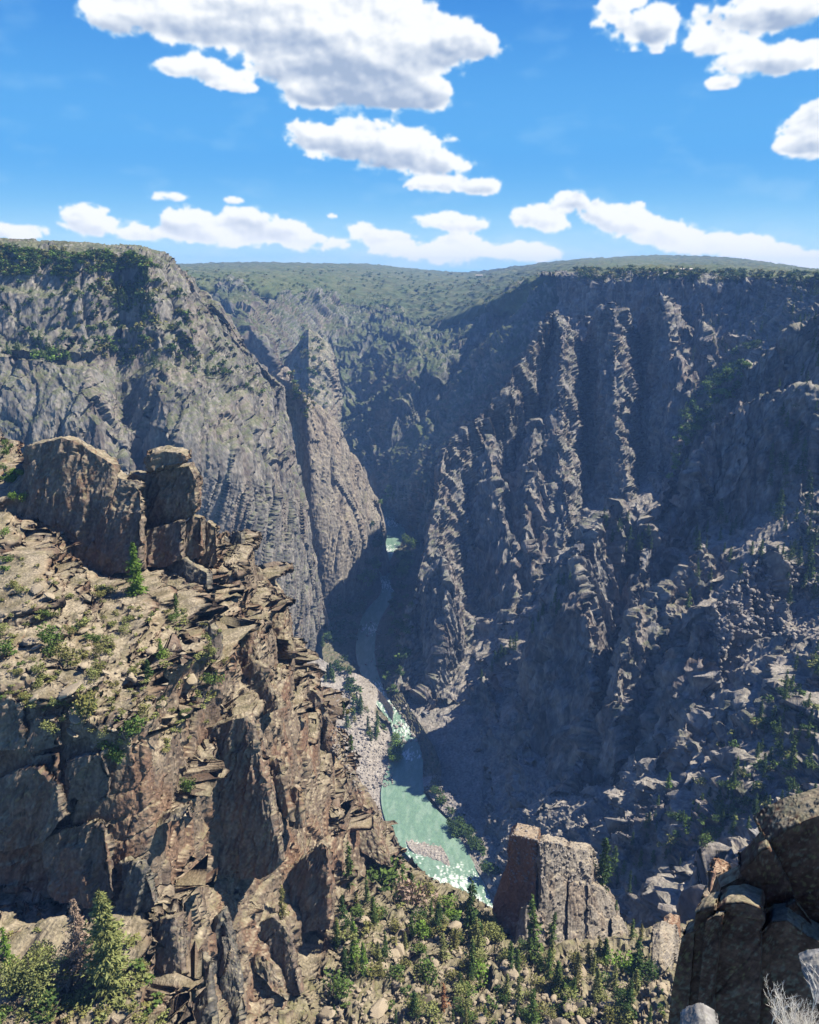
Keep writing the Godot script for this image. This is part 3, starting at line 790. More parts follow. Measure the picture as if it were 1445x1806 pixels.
func river() -> void:
	var left := [[668, 885], [675, 930], [660, 975], [668, 1010], [672, 1045], [640, 1085], [628, 1150], [650, 1220], [690, 1280], [690, 1330], [672, 1400], [690, 1470], [740, 1530], [820, 1600]]
	var right := [[690, 885], [715, 940], [690, 985], [690, 1030], [695, 1050], [668, 1100], [662, 1160], [682, 1225], [725, 1285], [745, 1330], [750, 1400], [800, 1460], [850, 1550], [880, 1620]]
	var a := rowy(left, RIVER)
	var b := rowy(right, RIVER)
	var m := StandardMaterial3D.new()
	m.resource_name = "water"
	m.vertex_color_use_as_albedo = true
	m.roughness = 0.18
	m.metallic_specular = 0.5
	m.heightmap_enabled = true
	m.heightmap_texture = M.bump
	m.heightmap_scale = 25.0
	m.uv1_triplanar = true
	m.uv1_world_triplanar = true
	m.uv1_scale = Vector3(0.05, 0.05, 0.05)
	var st := style({"tall": 0.25, "tilt": Vector3(PI / 2, 0, 0), "a1": 0.0, "a2": 0.0, "a3": 0.0, "ar": 0.0, "af": 0.12, "smooth": 1.0, "size": 6.0, "c": Color(0.1, 0.17, 0.125), "c2": Color(0.125, 0.205, 0.145), "warm": Color(0.45, 0.52, 0.47), "wamt": 0.1, "famt": 0.0})
	st.spots = []
	for q in [[690, 1240, 34.0], [715, 1285, 26.0], [665, 1215, 24.0], [655, 1110, 26.0], [680, 970, 40.0], [676, 1030, 40.0], [800, 1560, 30.0], [845, 1600, 26.0], [720, 1330, 16.0], [740, 1500, 18.0], [690, 920, 40.0]]:
		st.spots.append([PY(q[0], q[1], RIVER), q[2]])
	var mid := []
	for i in a.size():
		mid.append(a[i].lerp(b[i], 0.5))
	structure(sheet("river", [a, mid, b], 2.6, st, m))
	var sg := style({"size": 20.0, "tall": 1.0, "a1": 0.0, "a2": 0.0, "a3": 0.3, "ar": 0.4, "af": 0.8, "smooth": 1.0, "c": Color(0.27, 0.25, 0.23), "c2": Color(0.36, 0.34, 0.31), "famt": 0.0, "wamt": 0.0, "calm": 0.0})
	structure(sheet("gravel_bar", [rowy([[715, 1478], [740, 1482], [775, 1487]], RIVER - 0.6), rowy([[722, 1495], [757, 1500], [790, 1512]], RIVER + 1.2), rowy([[735, 1508], [770, 1520], [795, 1530]], RIVER - 0.6)], 1.6, sg, M.soil))
	structure(sheet("gravel_bar", [rowy([[742, 1375], [752, 1395], [775, 1425], [815, 1470], [850, 1540], [868, 1590]], RIVER - 0.6), rowy([[752, 1370], [765, 1395], [790, 1425], [835, 1470], [868, 1540], [885, 1590]], RIVER + 1.5), rowy([[775, 1365], [790, 1395], [815, 1425], [860, 1470], [895, 1540], [905, 1590]], RIVER + 5.0)], 2.0, sg, M.soil))
	# talus fan on the left bank
	var t0 := row([[530, 1170, 905], [590, 1208, 885], [635, 1222, 885]])
	t0.append_array(rowy([[665, 1245], [694, 1282]], RIVER - 1.5))
	var t1 := row([[530, 1290, 800], [600, 1295, 805], [650, 1300, 812]])
	t1.append_array(rowy([[680, 1315], [702, 1335]], RIVER - 1.5))
	var t2 := row([[550, 1390, 722], [610, 1390, 728], [640, 1385, 740]])
	t2.append_array(rowy([[660, 1380], [678, 1390]], RIVER - 1.5))
	var t3 := row([[600, 1480, 655], [640, 1480, 655], [660, 1480, 655]])
	t3.append_array(rowy([[680, 1470], [695, 1480]], RIVER - 1.5))
	structure(sheet("talus_slope", [moved(t0, Vector3(0, 10, -25)), t0, t1, t2, t3], 2.4, sg, M.soil))
	var sv := style({"size": 14.0, "tall": 0.6, "a1": 1.0, "a2": 1.0, "a3": 0.6, "ar": 1.2, "af": 1.0, "smooth": 1.0, "calm": 0.0, "c": Color(0.14, 0.13, 0.11), "c2": Color(0.2, 0.18, 0.15), "flat": Color(0.07, 0.095, 0.035), "flat2": Color(0.16, 0.15, 0.1), "f0": 0.5, "f1": 0.8})
	var lb := [[640, 872], [655, 930], [640, 975], [632, 1010], [615, 1045], [580, 1085], [568, 1150], [590, 1200], [640, 1245]]
	var lw := [[672, 878], [676, 930], [661, 975], [669, 1010], [673, 1045], [641, 1085], [629, 1150], [651, 1220], [691, 1280]]
	structure(sheet("river_bank", [rowy(lb, RIVER + 9.0), rowy(lw, RIVER - 1.2)], 2.4, sv, M.soil))
	var rb := [[720, 880], [745, 935], [742, 985], [735, 1030], [730, 1060], [712, 1100], [704, 1160], [712, 1225], [750, 1290], [775, 1340], [780, 1400]]
	var rw := [[688, 885], [714, 940], [689, 985], [689, 1030], [694, 1050], [667, 1100], [661, 1160], [681, 1225], [724, 1285], [744, 1330], [749, 1400]]
	structure(sheet("river_bank", [rowy(rw, RIVER - 1.2), rowy(rb, RIVER + 8.0)], 2.4, sv, M.soil))
	var bed := [rowy([[-400, 885], [-400, 2200]], -540.0), rowy([[1900, 885], [1900, 2200]], -540.0)]
	structure(sheet("ground", bed, 40.0, sg, M.soil))

func near_crag() -> void:
	var sbase := {"size": 10.0, "tall": 0.3, "warp": 0.1, "a1": 1.3, "a2": 0.7, "a3": 0.2, "ar": 0.35, "af": 0.3, "tilt": Vector3(0.2, 0.3, 0.3), "c": Color(0.13, 0.1, 0.08), "c2": Color(0.23, 0.19, 0.145), "warm": Color(0.2, 0.11, 0.07), "wamt": 0.5, "flat": Color(0.42, 0.375, 0.28), "flat2": Color(0.19, 0.18, 0.11), "f0": 0.5, "f1": 0.75, "calm": 0.7}
	var st := style(sbase)
	st.steps = [[17.0, 0.75, 0.8, Vector3(-0.15, 0, 0.1), 0.5, 0.08], [5.5, 0.72, 0.4, Vector3(-0.2, 0, 0.1), 0.35, 0.04], [7.0, 0.6, 1.0, Vector3(-0.28, 0, 0.22), -0.4, 0.05], [2.2, 0.6, 0.5, Vector3(-0.34, 0, 0.2), -0.3, 0.04]]
	var g := [
		[[-150, 700, 340], [0, 755, 320], [40, 800, 300], [130, 960, 266], [230, 1000, 262], [330, 990, 266], [385, 940, 288], [425, 985, 296]],
		[[-150, 950, 250], [0, 950, 238], [60, 980, 234], [130, 1020, 230], [230, 1050, 230], [320, 1060, 236], [400, 1070, 258], [470, 1050, 298]],
		[[-150, 1100, 200], [0, 1100, 192], [80, 1110, 190], [150, 1130, 190], [240, 1150, 192], [330, 1170, 200], [420, 1180, 228], [522, 1160, 302]],
		[[-150, 1225, 168], [0, 1230, 165], [80, 1245, 163], [160, 1265, 163], [250, 1290, 166], [335, 1310, 194], [445, 1270, 216], [570, 1265, 304]],
		[[-150, 1340, 163], [0, 1350, 161], [80, 1360, 160], [170, 1375, 159], [262, 1400, 162], [365, 1400, 193], [480, 1400, 218], [610, 1350, 312]],
		[[-150, 1570, 157], [0, 1575, 155], [80, 1590, 154], [185, 1600, 152], [275, 1570, 157], [385, 1560, 190], [525, 1540, 218], [655, 1430, 325]],
		[[-150, 1660, 140], [0, 1670, 138], [90, 1680, 137], [190, 1700, 137], [285, 1640, 150], [395, 1640, 180], [545, 1650, 212], [700, 1510, 337]],
		[[-150, 1800, 124], [0, 1810, 122], [100, 1820, 122], [200, 1820, 124], [300, 1800, 142], [415, 1800, 170], [560, 1790, 198], [725, 1550, 340]],
		[[-150, 2000, 104], [0, 2000, 102], [100, 2000, 102], [200, 2000, 105], [300, 2000, 122], [420, 2000, 148], [570, 2000, 172], [760, 1700, 300]]]
	var rows := []
	for r in g:
		var w := row(r)
		w.append(w[w.size() - 1] + Vector3(12, -60, -20))
		w.append(w[w.size() - 2] + Vector3(40, -220, -60))
		rows.append(w)
	onward(rows, 1.5, 0.0)
	structure(sheet("canyon_wall", rows, 3.4, st, M.near_rock))
	var sw := style({"size": 9.0, "tall": 0.6, "a1": 2.2, "a2": 1.3, "a3": 0.5, "ar": 1.2, "af": 0.8, "calm": 0.3, "tilt": Vector3(0.3, 0.3, 0.5), "c": Color(0.15, 0.13, 0.1), "c2": Color(0.26, 0.23, 0.17), "flat": Color(0.33, 0.295, 0.21), "flat2": Color(0.15, 0.155, 0.07), "f0": 0.4, "f1": 0.6, "steps": [[8.0, 0.7, 0.85, Vector3(0.1, 0, 0.1), 0.2, 0.3], [2.2, 0.6, 0.7, Vector3(-0.2, 0, 0.2), 0.1, 0.2]]})
	var w0 := row([[680, 1500, 345], [760, 1565, 335], [830, 1600, 325], [900, 1640, 300], [1000, 1660, 290], [1100, 1650, 290], [1180, 1650, 290], [1290, 1640, 290], [1500, 1640, 290]])
	var w1 := row([[560, 1600, 240], [640, 1620, 246], [760, 1650, 240], [870, 1690, 235], [1000, 1710, 230], [1100, 1720, 225], [1190, 1720, 220], [1300, 1720, 215], [1500, 1720, 210]])
	var w2 := row([[480, 1720, 196], [600, 1740, 198], [740, 1750, 198], [870, 1770, 196], [1000, 1790, 194], [1100, 1790, 190], [1200, 1790, 186], [1310, 1790, 180], [1500, 1790, 175]])
	var w3 := row([[480, 1900, 160], [600, 1900, 165], [740, 1900, 166], [870, 1900, 166], [1000, 1900, 166], [1100, 1900, 164], [1200, 1900, 160], [1310, 1900, 155], [1500, 1900, 150]])
	structure(sheet("hillside", onward([moved(w0, Vector3(0, -220, -90)), moved(w0, Vector3(0, -40, -25)), w0, w1, w2, w3], 0.0, 1.5), 3.5, sw, M.near_rock))
	# the blocks, fins and towers that stand on it
	var sl := style(sbase)
	sl.merge({"turn": 0.28, "size": 7.0, "a1": 1.0, "a2": 0.7, "a3": 0.3, "ar": 0.25, "af": 0.2, "tall": 0.4, "warp": 0.05, "lichen": 0.35}, true)
	var sr: Dictionary = sl.duplicate()
	sr.merge({"c": Color(0.12, 0.097, 0.083), "c2": Color(0.22, 0.18, 0.145), "warm": Color(0.19, 0.115, 0.08), "wamt": 0.6}, true)
	var sk: Dictionary = sl.duplicate()
	sk.merge({"c": Color(0.1, 0.095, 0.09), "c2": Color(0.15, 0.14, 0.125), "wamt": 0.2}, true)
	for b in blocks():
		var how: Dictionary = sl if b[4] == "l" else (sr if b[4] == "r" else sk)
		tag(slab(b[0], b[3], b[5] if b[0] == "capstone" else backwards(b[3], -b[5].z), 4.0, how, M.near_rock), b[1], b[2])

# a block's depth: straight back from the eye's side and a little to the right, its top falling gently away
func backwards(lines: Array, deep: float, sink := 0.82) -> Vector3:
	var l: Array = lines[0]
	var q: Array = l[l.size() / 2]
	var v: Vector3 = P(q[0], q[1], 1.0)
	return Vector3(v.x * deep + 0.06 * deep, v.y * deep * sink, -deep)

func blocks() -> Array:
	return [
		["rock_wall", "massive reddish rock wall with a flat lit top above the ledge", "rock wall", [[[8, 905, 259], [18, 862, 259], [42, 835, 260], [47, 787, 260], [80, 780, 261], [112, 774, 261], [130, 779, 261], [152, 792, 262], [178, 806, 262], [200, 820, 263], [208, 842, 263], [226, 850, 264], [250, 850, 264]], [[4, 930, 256], [20, 900, 256], [45, 880, 257], [60, 870, 257], [80, 870, 258], [112, 870, 258], [130, 880, 258], [152, 890, 259], [178, 900, 259], [192, 900, 261], [205, 905, 262], [226, 905, 261], [250, 905, 260]], [[0, 965, 246], [20, 975, 247], [45, 985, 248], [65, 1000, 248], [90, 1010, 249], [112, 1015, 249], [130, 1020, 250], [152, 1022, 250], [178, 1022, 250], [195, 1015, 252], [205, 1010, 252], [226, 1010, 250], [250, 1005, 250]]], "r", Vector3(-4, -3, -30)],
		["rock_block", "broad dark rock block under the tilted capstone", "rock block", [[[222, 846, 262], [232, 836, 262], [256, 838, 262], [300, 828, 263], [332, 822, 265], [346, 848, 268]], [[222, 905, 258], [240, 905, 258], [260, 908, 258], [300, 905, 259], [332, 900, 262], [345, 890, 266]], [[222, 930, 260], [240, 935, 259], [260, 935, 259], [300, 925, 261], [330, 915, 264], [342, 905, 267]]], "r", Vector3(0, -3, -24)],
		["capstone", "tilted flat capstone with red underside balanced on the dark rock block", "rock", [[[258, 808, 259], [264, 802, 259], [290, 797, 259], [318, 799, 261], [333, 806, 263]], [[256, 832, 257], [266, 832, 257], [292, 824, 257], [320, 818, 259], [332, 812, 262]], [[262, 840, 261], [270, 838, 261], [292, 830, 261], [318, 824, 262], [330, 816, 264]]], "l", Vector3(-2.2, -0.6, -12)],
		["rock_block", "cracked reddish rock block below the dark block, left of its overhang", "rock block", [[[250, 938, 254], [285, 930, 254], [322, 918, 256]], [[250, 1000, 248], [285, 1000, 248], [322, 985, 250]]], "r", Vector3(0, -2, -16)],
		["rock_block", "pale buff rock block at the right foot of the dark block", "rock block", [[[318, 935, 256], [340, 910, 258], [358, 915, 262]], [[318, 990, 250], [340, 985, 252], [358, 980, 258]]], "l", Vector3(0, -2, -14)],
		["rock_pillar", "rounded rock pillar leaning beside the buff block", "rock pillar", [[[357, 940, 262], [366, 920, 264], [382, 932, 270]], [[355, 1000, 258], [366, 1005, 260], [384, 990, 266]]], "l", Vector3(0, -3, -10)],
		["rock_slab", "broad dark grey rock slab behind the two small firs", "rock slab", [[[266, 1010, 246], [300, 992, 247], [328, 985, 249], [345, 1000, 254], [368, 1012, 260]], [[268, 1070, 240], [300, 1085, 240], [328, 1085, 242], [345, 1085, 248], [372, 1060, 256]]], "k", Vector3(0, -2, -12)],
		["rock_pillar", "tall narrow rock pillar with flat top on the ridge's edge", "rock pillar", [[[410, 942, 284], [419, 936, 284], [429, 941, 287]], [[405, 1100, 270], [418, 1105, 270], [434, 1095, 275]]], "k", Vector3(0, -4, -8)],
		["rock_pillar", "thin rock pillar immediately left of the tall flat topped one", "rock pillar", [[[387, 950, 282], [394, 946, 282], [402, 952, 284]], [[384, 1050, 272], [394, 1055, 272], [403, 1050, 274]]], "k", Vector3(0, -4, -8)],
		["rock_block", "lit blocky shoulder right of the tall flat topped pillar", "rock block", [[[432, 1006, 288], [456, 1002, 288], [480, 1030, 292], [500, 1052, 296]], [[434, 1110, 274], [458, 1120, 274], [480, 1125, 280], [508, 1130, 290]]], "l", Vector3(2, -6, -14)],
		["rock_fin", "dark rock fin with a bright lit right side on the ledge", "rock fin", [[[316, 1120, 216], [345, 1099, 216], [366, 1096, 217], [382, 1118, 219]], [[318, 1150, 213], [345, 1172, 212], [366, 1190, 213], [386, 1205, 214]]], "k", Vector3(7, 2, -22)],
		["rock_pinnacle", "blunt speckled rock pinnacle right of the lit rock fin", "pinnacle", [[[417, 1100, 236.0], [428, 1092, 236.0], [444, 1100, 236.0], [451, 1125, 236.0]], [[412, 1180, 229.0], [428, 1185, 229.0], [446, 1185, 229.0], [460, 1175, 229.0]]], "l", Vector3(2, -5, -10)],
		["rock_block", "rounded rock block at the foot of the speckled pinnacle", "rock block", [[[430, 1180, 226.0], [450, 1168, 226.0], [470, 1180, 226.0], [476, 1200, 226.0]], [[425, 1260, 219.0], [450, 1265, 219.0], [470, 1260, 219.0], [500, 1250, 219.0]]], "l", Vector3(2, -5, -12)],
		["rock_slab", "great dark rock slab with a bright lit top edge in the crag's middle", "rock slab", [[[302, 1320, 200.0], [325, 1300, 200.0], [350, 1286, 200.0], [385, 1280, 200.0], [415, 1268, 200.0], [436, 1264, 200.0], [447, 1280, 200.0], [455, 1320, 200.0]], [[330, 1400, 194.5], [345, 1395, 194.5], [360, 1390, 194.5], [390, 1390, 194.5], [420, 1390, 194.5], [445, 1390, 194.5], [460, 1390, 194.5], [475, 1400, 194.5]], [[345, 1520, 189.0], [360, 1530, 189.0], [380, 1540, 189.0], [405, 1545, 189.0], [430, 1550, 189.0], [460, 1550, 189.0], [480, 1540, 189.0], [500, 1520, 189.0]]], "r", Vector3(4, 0, -20)],
		["rock_slab", "thin leaning rock slab against the great slab's right edge", "rock slab", [[[480, 1345, 213.0], [487, 1338, 213.0], [496, 1345, 213.0]], [[502, 1440, 209.0], [510, 1445, 209.0], [518, 1450, 209.0]]], "l", Vector3(1, -3, -7)],
		["rock_slab", "short leaning rock slab right of the thin leaning one", "rock slab", [[[512, 1392, 214.0], [520, 1388, 214.0], [530, 1396, 214.0]], [[516, 1460, 210.0], [526, 1462, 210.0], [536, 1460, 210.0]]], "l", Vector3(1, -3, -7)],
		["rock_cliff", "reddish brown rock cliff with dark vertical joint near the river side", "rock cliff", [[[520, 1225, 287.0], [545, 1215, 287.0], [562, 1225, 287.0], [585, 1290, 287.0]], [[530, 1320, 282.0], [550, 1320, 282.0], [572, 1320, 282.0], [598, 1340, 282.0]]], "r", Vector3(2, -5, -14)],
		["rock_cliff", "tall reddish rock cliff split by a vertical crack above the wooded slope", "rock cliff", [[[555, 1375, 290], [580, 1360, 292], [610, 1355, 298], [640, 1395, 308], [665, 1440, 318]], [[565, 1480, 274], [590, 1485, 275], [620, 1490, 280], [650, 1510, 292], [690, 1530, 310]]], "r", Vector3(2, -5, -14)],
		["rock_cliff", "orange brown rock cliff with a lit right edge above the bright green firs", "rock cliff", [[[490, 1560, 211.0], [530, 1520, 211.0], [565, 1490, 211.0], [578, 1500, 211.0]], [[500, 1640, 206.0], [530, 1640, 206.0], [565, 1640, 206.0], [584, 1640, 206.0]]], "r", Vector3(3, 0, -12)],
		["rock_slab", "dark rock slab standing above the large pale green tree", "rock slab", [[[86, 1490, 153.0], [95, 1472, 153.0], [125, 1460, 153.0], [155, 1452, 153.0], [173, 1446, 153.0], [184, 1458, 153.0]], [[88, 1575, 149.0], [100, 1585, 149.0], [125, 1590, 149.0], [155, 1595, 149.0], [180, 1600, 149.0], [200, 1580, 149.0]]], "r", Vector3(4, 0, -14)],
		["rock_slab", "wide dark brown rock slab at the photo's left edge", "rock slab", [[[-60, 1400, 156.0], [-10, 1385, 156.0], [20, 1368, 156.0], [55, 1352, 156.0], [75, 1352, 156.0], [105, 1385, 156.0]], [[-60, 1500, 153.5], [-10, 1500, 153.5], [20, 1500, 153.5], [60, 1490, 153.5], [85, 1480, 153.5], [115, 1440, 153.5]]], "r", Vector3(3, 1, -14)],
		["rock_block", "brown five sided rock block split down the middle", "rock block", [[[117, 1345, 156.5], [148, 1335, 156.5], [181, 1332, 156.5]], [[120, 1380, 155.8], [148, 1385, 155.8], [196, 1382, 155.8]], [[121, 1402, 155.0], [150, 1418, 155.0], [192, 1412, 155.0]]], "r", Vector3(3, 1, -10)],
		["rock_block", "small dark joint bounded block left of the five sided one", "rock block", [[[62, 1335, 157.0], [82, 1328, 157.0], [102, 1332, 157.0]], [[62, 1385, 155.5], [82, 1395, 155.5], [105, 1390, 155.5]]], "r", Vector3(3, 1, -10)],
		["rock_block", "stepped dark rock block at the left edge above the wide brown slab", "rock block", [[[-30, 1232, 162.0], [10, 1228, 162.0], [28, 1236, 162.0], [42, 1240, 162.0]], [[-30, 1320, 159.0], [10, 1322, 159.0], [28, 1322, 159.0], [45, 1318, 159.0]]], "r", Vector3(3, 1, -10)],
		["rock_block", "dark notched rock block beside the stepped one, lit along its top", "rock block", [[[44, 1252, 161.0], [62, 1262, 161.0], [95, 1265, 161.0], [102, 1270, 161.0]], [[44, 1322, 158.0], [62, 1325, 158.0], [95, 1318, 158.0], [106, 1312, 158.0]]], "r", Vector3(3, 1, -9)],
		["rock_slab", "thin tilted rock slab with a bright upper side on the dark face", "rock slab", [[[233, 1474, 156], [270, 1448, 158], [310, 1428, 164], [336, 1420, 172]], [[236, 1484, 155], [272, 1462, 157], [312, 1446, 162], [340, 1438, 170]]], "l", Vector3(6, 1, -9)],
		["rock_fin", "dark red rock fin with a lit curved right edge at the slope's foot", "rock fin", [[[440, 1652, 193.0], [462, 1626, 193.0], [482, 1618, 193.0], [502, 1636, 193.0], [516, 1668, 193.0]], [[446, 1690, 190.0], [464, 1700, 190.0], [484, 1705, 190.0], [505, 1705, 190.0], [522, 1710, 190.0]], [[448, 1720, 187.0], [468, 1740, 187.0], [490, 1752, 187.0], [512, 1760, 187.0], [532, 1755, 187.0]]], "r", Vector3(5, 1, -12)],
		["rock_fin", "pale brown rock flake leaning before the dark red fin", "rock fin", [[[446, 1685, 185.0], [458, 1682, 185.0], [480, 1702, 185.0], [500, 1745, 185.0]], [[452, 1715, 182.0], [464, 1725, 182.0], [480, 1745, 182.0], [508, 1765, 182.0]]], "l", Vector3(2, 0, -3)],
		["rock_fin", "tall jagged rock fin, lit down its right edge, left of the dark red one", "rock fin", [[[368, 1680, 174.0], [384, 1622, 174.0], [395, 1606, 174.0], [406, 1640, 174.0], [419, 1690, 174.0]], [[366, 1800, 164.0], [384, 1810, 164.0], [398, 1815, 164.0], [412, 1815, 164.0], [428, 1800, 164.0]]], "k", Vector3(4, 0, -9)],
		["rock_fin", "blue grey rock fin in shade behind the tall jagged one", "rock fin", [[[322, 1712, 155.0], [334, 1694, 155.0], [352, 1690, 155.0], [372, 1700, 155.0]], [[315, 1860, 146.0], [334, 1865, 146.0], [352, 1865, 146.0], [378, 1850, 146.0]]], "k", Vector3(3, 0, -9)],
		["rock_fin", "broad rock fin with pale lit crest at the bottom left of centre", "rock fin", [[[246, 1660, 146.0], [258, 1632, 146.0], [282, 1622, 146.0], [308, 1618, 146.0], [322, 1640, 146.0]], [[250, 1860, 135.0], [265, 1870, 135.0], [285, 1870, 135.0], [305, 1870, 135.0], [330, 1860, 135.0]]], "r", Vector3(4, 0, -10)],
		["rock_block", "pale stepped rock block beside the dark slab's lit edge", "rock block", [[[212, 1525, 150.0], [235, 1518, 150.0], [252, 1522, 150.0], [262, 1545, 150.0]], [[208, 1610, 147.0], [235, 1615, 147.0], [255, 1610, 147.0], [275, 1595, 147.0]]], "k", Vector3(4, 0, -10)],
		["rock_pinnacle", "small pointed rock pinnacle at the ridge's lower end beside the river", "pinnacle", [[[689, 1500, 328], [694, 1474, 328], [703, 1494, 330]], [[687, 1550, 322], [696, 1555, 322], [710, 1550, 325]]], "k", Vector3(1, -3, -6)],
	]

# ---------------------------------------------------------------- tower, foreground outcrop
func tower() -> void:
	var st := style({"size": 9.0, "tall": 0.5, "warp": 0.2, "a1": 0.8, "a2": 0.5, "a3": 0.2, "ar": 0.3, "af": 0.2, "tilt": Vector3(0.1, 0, 0.1), "c": Color(0.19, 0.175, 0.155), "c2": Color(0.3, 0.275, 0.24), "warm": Color(0.22, 0.15, 0.1), "wamt": 0.3, "flat": Color(0.42, 0.37, 0.28), "flat2": Color(0.34, 0.3, 0.22), "f0": 0.6, "f1": 0.85, "calm": 0.6})
	var so: Dictionary = st.duplicate()
	so.merge({"c": Color(0.2, 0.125, 0.085), "c2": Color(0.28, 0.185, 0.13), "warm": Color(0.3, 0.16, 0.09), "a1": 0.5, "a2": 0.35, "a3": 0.15}, true)
	var t := Node3D.new()
	t.name = "rock_tower"
	add_child(t)
	tag(t, "free standing rock tower with an orange left face and flat lit tops", "rock tower")
	slab("orange_face", [[[899, 1480, 270], [907, 1472, 266], [931, 1478, 262], [948, 1483, 259]], [[894, 1530, 269], [903, 1530, 265], [930, 1530, 261], [946, 1535, 258]], [[880, 1570, 268], [895, 1570, 264], [930, 1580, 259], [946, 1585, 256]], [[868, 1605, 267], [890, 1605, 262], [930, 1615, 257], [944, 1620, 254]], [[872, 1690, 256], [892, 1690, 252], [930, 1700, 247], [944, 1700, 245]]], backwards([[[899, 1480, 270], [907, 1472, 266], [931, 1478, 262], [948, 1483, 259]]], 16, 0.55), 2.4, so, M.near_rock, t)
	slab("main_block", [[[951, 1487, 258], [962, 1484, 259], [977, 1488, 261], [990, 1490, 263], [999, 1497, 265], [1006, 1512, 268]], [[953, 1570, 255], [964, 1570, 256], [978, 1570, 258], [990, 1572, 260], [998, 1575, 262], [1004, 1580, 265]], [[942, 1700, 246], [960, 1700, 247], [975, 1700, 249], [988, 1700, 251], [998, 1700, 252], [1006, 1700, 255]]], backwards([[[951, 1487, 258], [977, 1488, 261], [1006, 1512, 268]]], 15, 0.72), 2.4, st, M.near_rock, t)
	slab("right_block", [[[1001, 1494, 270], [1014, 1496, 271], [1036, 1500, 274], [1044, 1512, 276], [1052, 1535, 279]], [[1003, 1560, 263], [1018, 1560, 264], [1036, 1562, 267], [1046, 1570, 270], [1054, 1580, 274]], [[1000, 1700, 250], [1018, 1700, 252], [1036, 1700, 254], [1050, 1700, 256], [1062, 1700, 260]]], backwards([[[1001, 1494, 270], [1036, 1500, 274], [1052, 1535, 279]]], 12, 0.7), 2.4, st, M.near_rock, t)
	slab("lower_block", [[[1036, 1558, 266], [1050, 1562, 267], [1066, 1572, 269], [1078, 1590, 271], [1086, 1612, 274]], [[1036, 1630, 260], [1052, 1632, 261], [1070, 1640, 263], [1084, 1650, 266], [1094, 1660, 269]], [[1034, 1700, 252], [1054, 1700, 253], [1074, 1700, 255], [1090, 1700, 257], [1104, 1700, 260]]], backwards([[[1036, 1558, 266], [1066, 1572, 269], [1086, 1612, 274]]], 12, 0.75), 2.4, st, M.near_rock, t)
	slab("lower_block", [[[1080, 1618, 266], [1094, 1628, 267], [1112, 1660, 270]], [[1080, 1710, 252], [1096, 1710, 253], [1126, 1708, 256]]], backwards([[[1080, 1618, 266], [1094, 1628, 267], [1112, 1660, 270]]], 9, 0.75), 2.4, st, M.near_rock, t)
	slab("lower_block", [[[918, 1606, 253], [930, 1597, 252], [944, 1604, 251], [956, 1622, 251]], [[910, 1690, 243], [928, 1695, 242], [946, 1692, 241], [962, 1690, 241]]], backwards([[[918, 1606, 253], [930, 1597, 252], [944, 1604, 251]]], 6, 0.75), 2.4, st, M.near_rock, t)
	slab("core_block", [[[905, 1492, 272], [950, 1492, 270], [1000, 1504, 276], [1044, 1520, 284], [1090, 1625, 288]], [[890, 1690, 262], [950, 1690, 262], [1000, 1690, 264], [1050, 1690, 268], [1120, 1690, 272]]], backwards([[[905, 1492, 272], [1000, 1504, 276], [1090, 1625, 288]]], 12, 0.8), 3.2, st, M.near_rock, t)
	tag(slab("rock_block", [[[1152, 1652, 226], [1166, 1646, 226], [1186, 1648, 229], [1193, 1668, 232]], [[1150, 1800, 200], [1168, 1800, 200], [1184, 1800, 202], [1196, 1790, 206]]], backwards([[[1152, 1652, 226], [1166, 1646, 226], [1186, 1648, 229], [1193, 1668, 232]]], 10, 0.55), 2.4, st, M.near_rock), "pale grey rock block rising behind the close dark outcrop's left edge", "rock block")
	tag(slab("rock_block", [[[1171, 1628, 262], [1180, 1623, 262], [1196, 1626, 265]], [[1170, 1700, 250], [1182, 1700, 250], [1200, 1700, 254]]], backwards([[[1171, 1628, 262], [1180, 1623, 262], [1196, 1626, 265]]], 8, 0.55), 2.4, so, M.near_rock), "small brown cube shaped rock block above the pale grey one", "rock block")
	tag(slab("rock_block", [[[1250, 1548, 96], [1257, 1536, 96], [1279, 1546, 98]], [[1238, 1580, 93], [1256, 1580, 93], [1274, 1580, 95]], [[1232, 1680, 84], [1254, 1680, 84], [1274, 1680, 86]]], backwards([[[1250, 1548, 96], [1257, 1536, 96], [1279, 1546, 98]]], 6, 0.55), 2.4, so, M.near_rock), "sunlit orange rock block peeping out left of the close dark outcrop", "rock block")

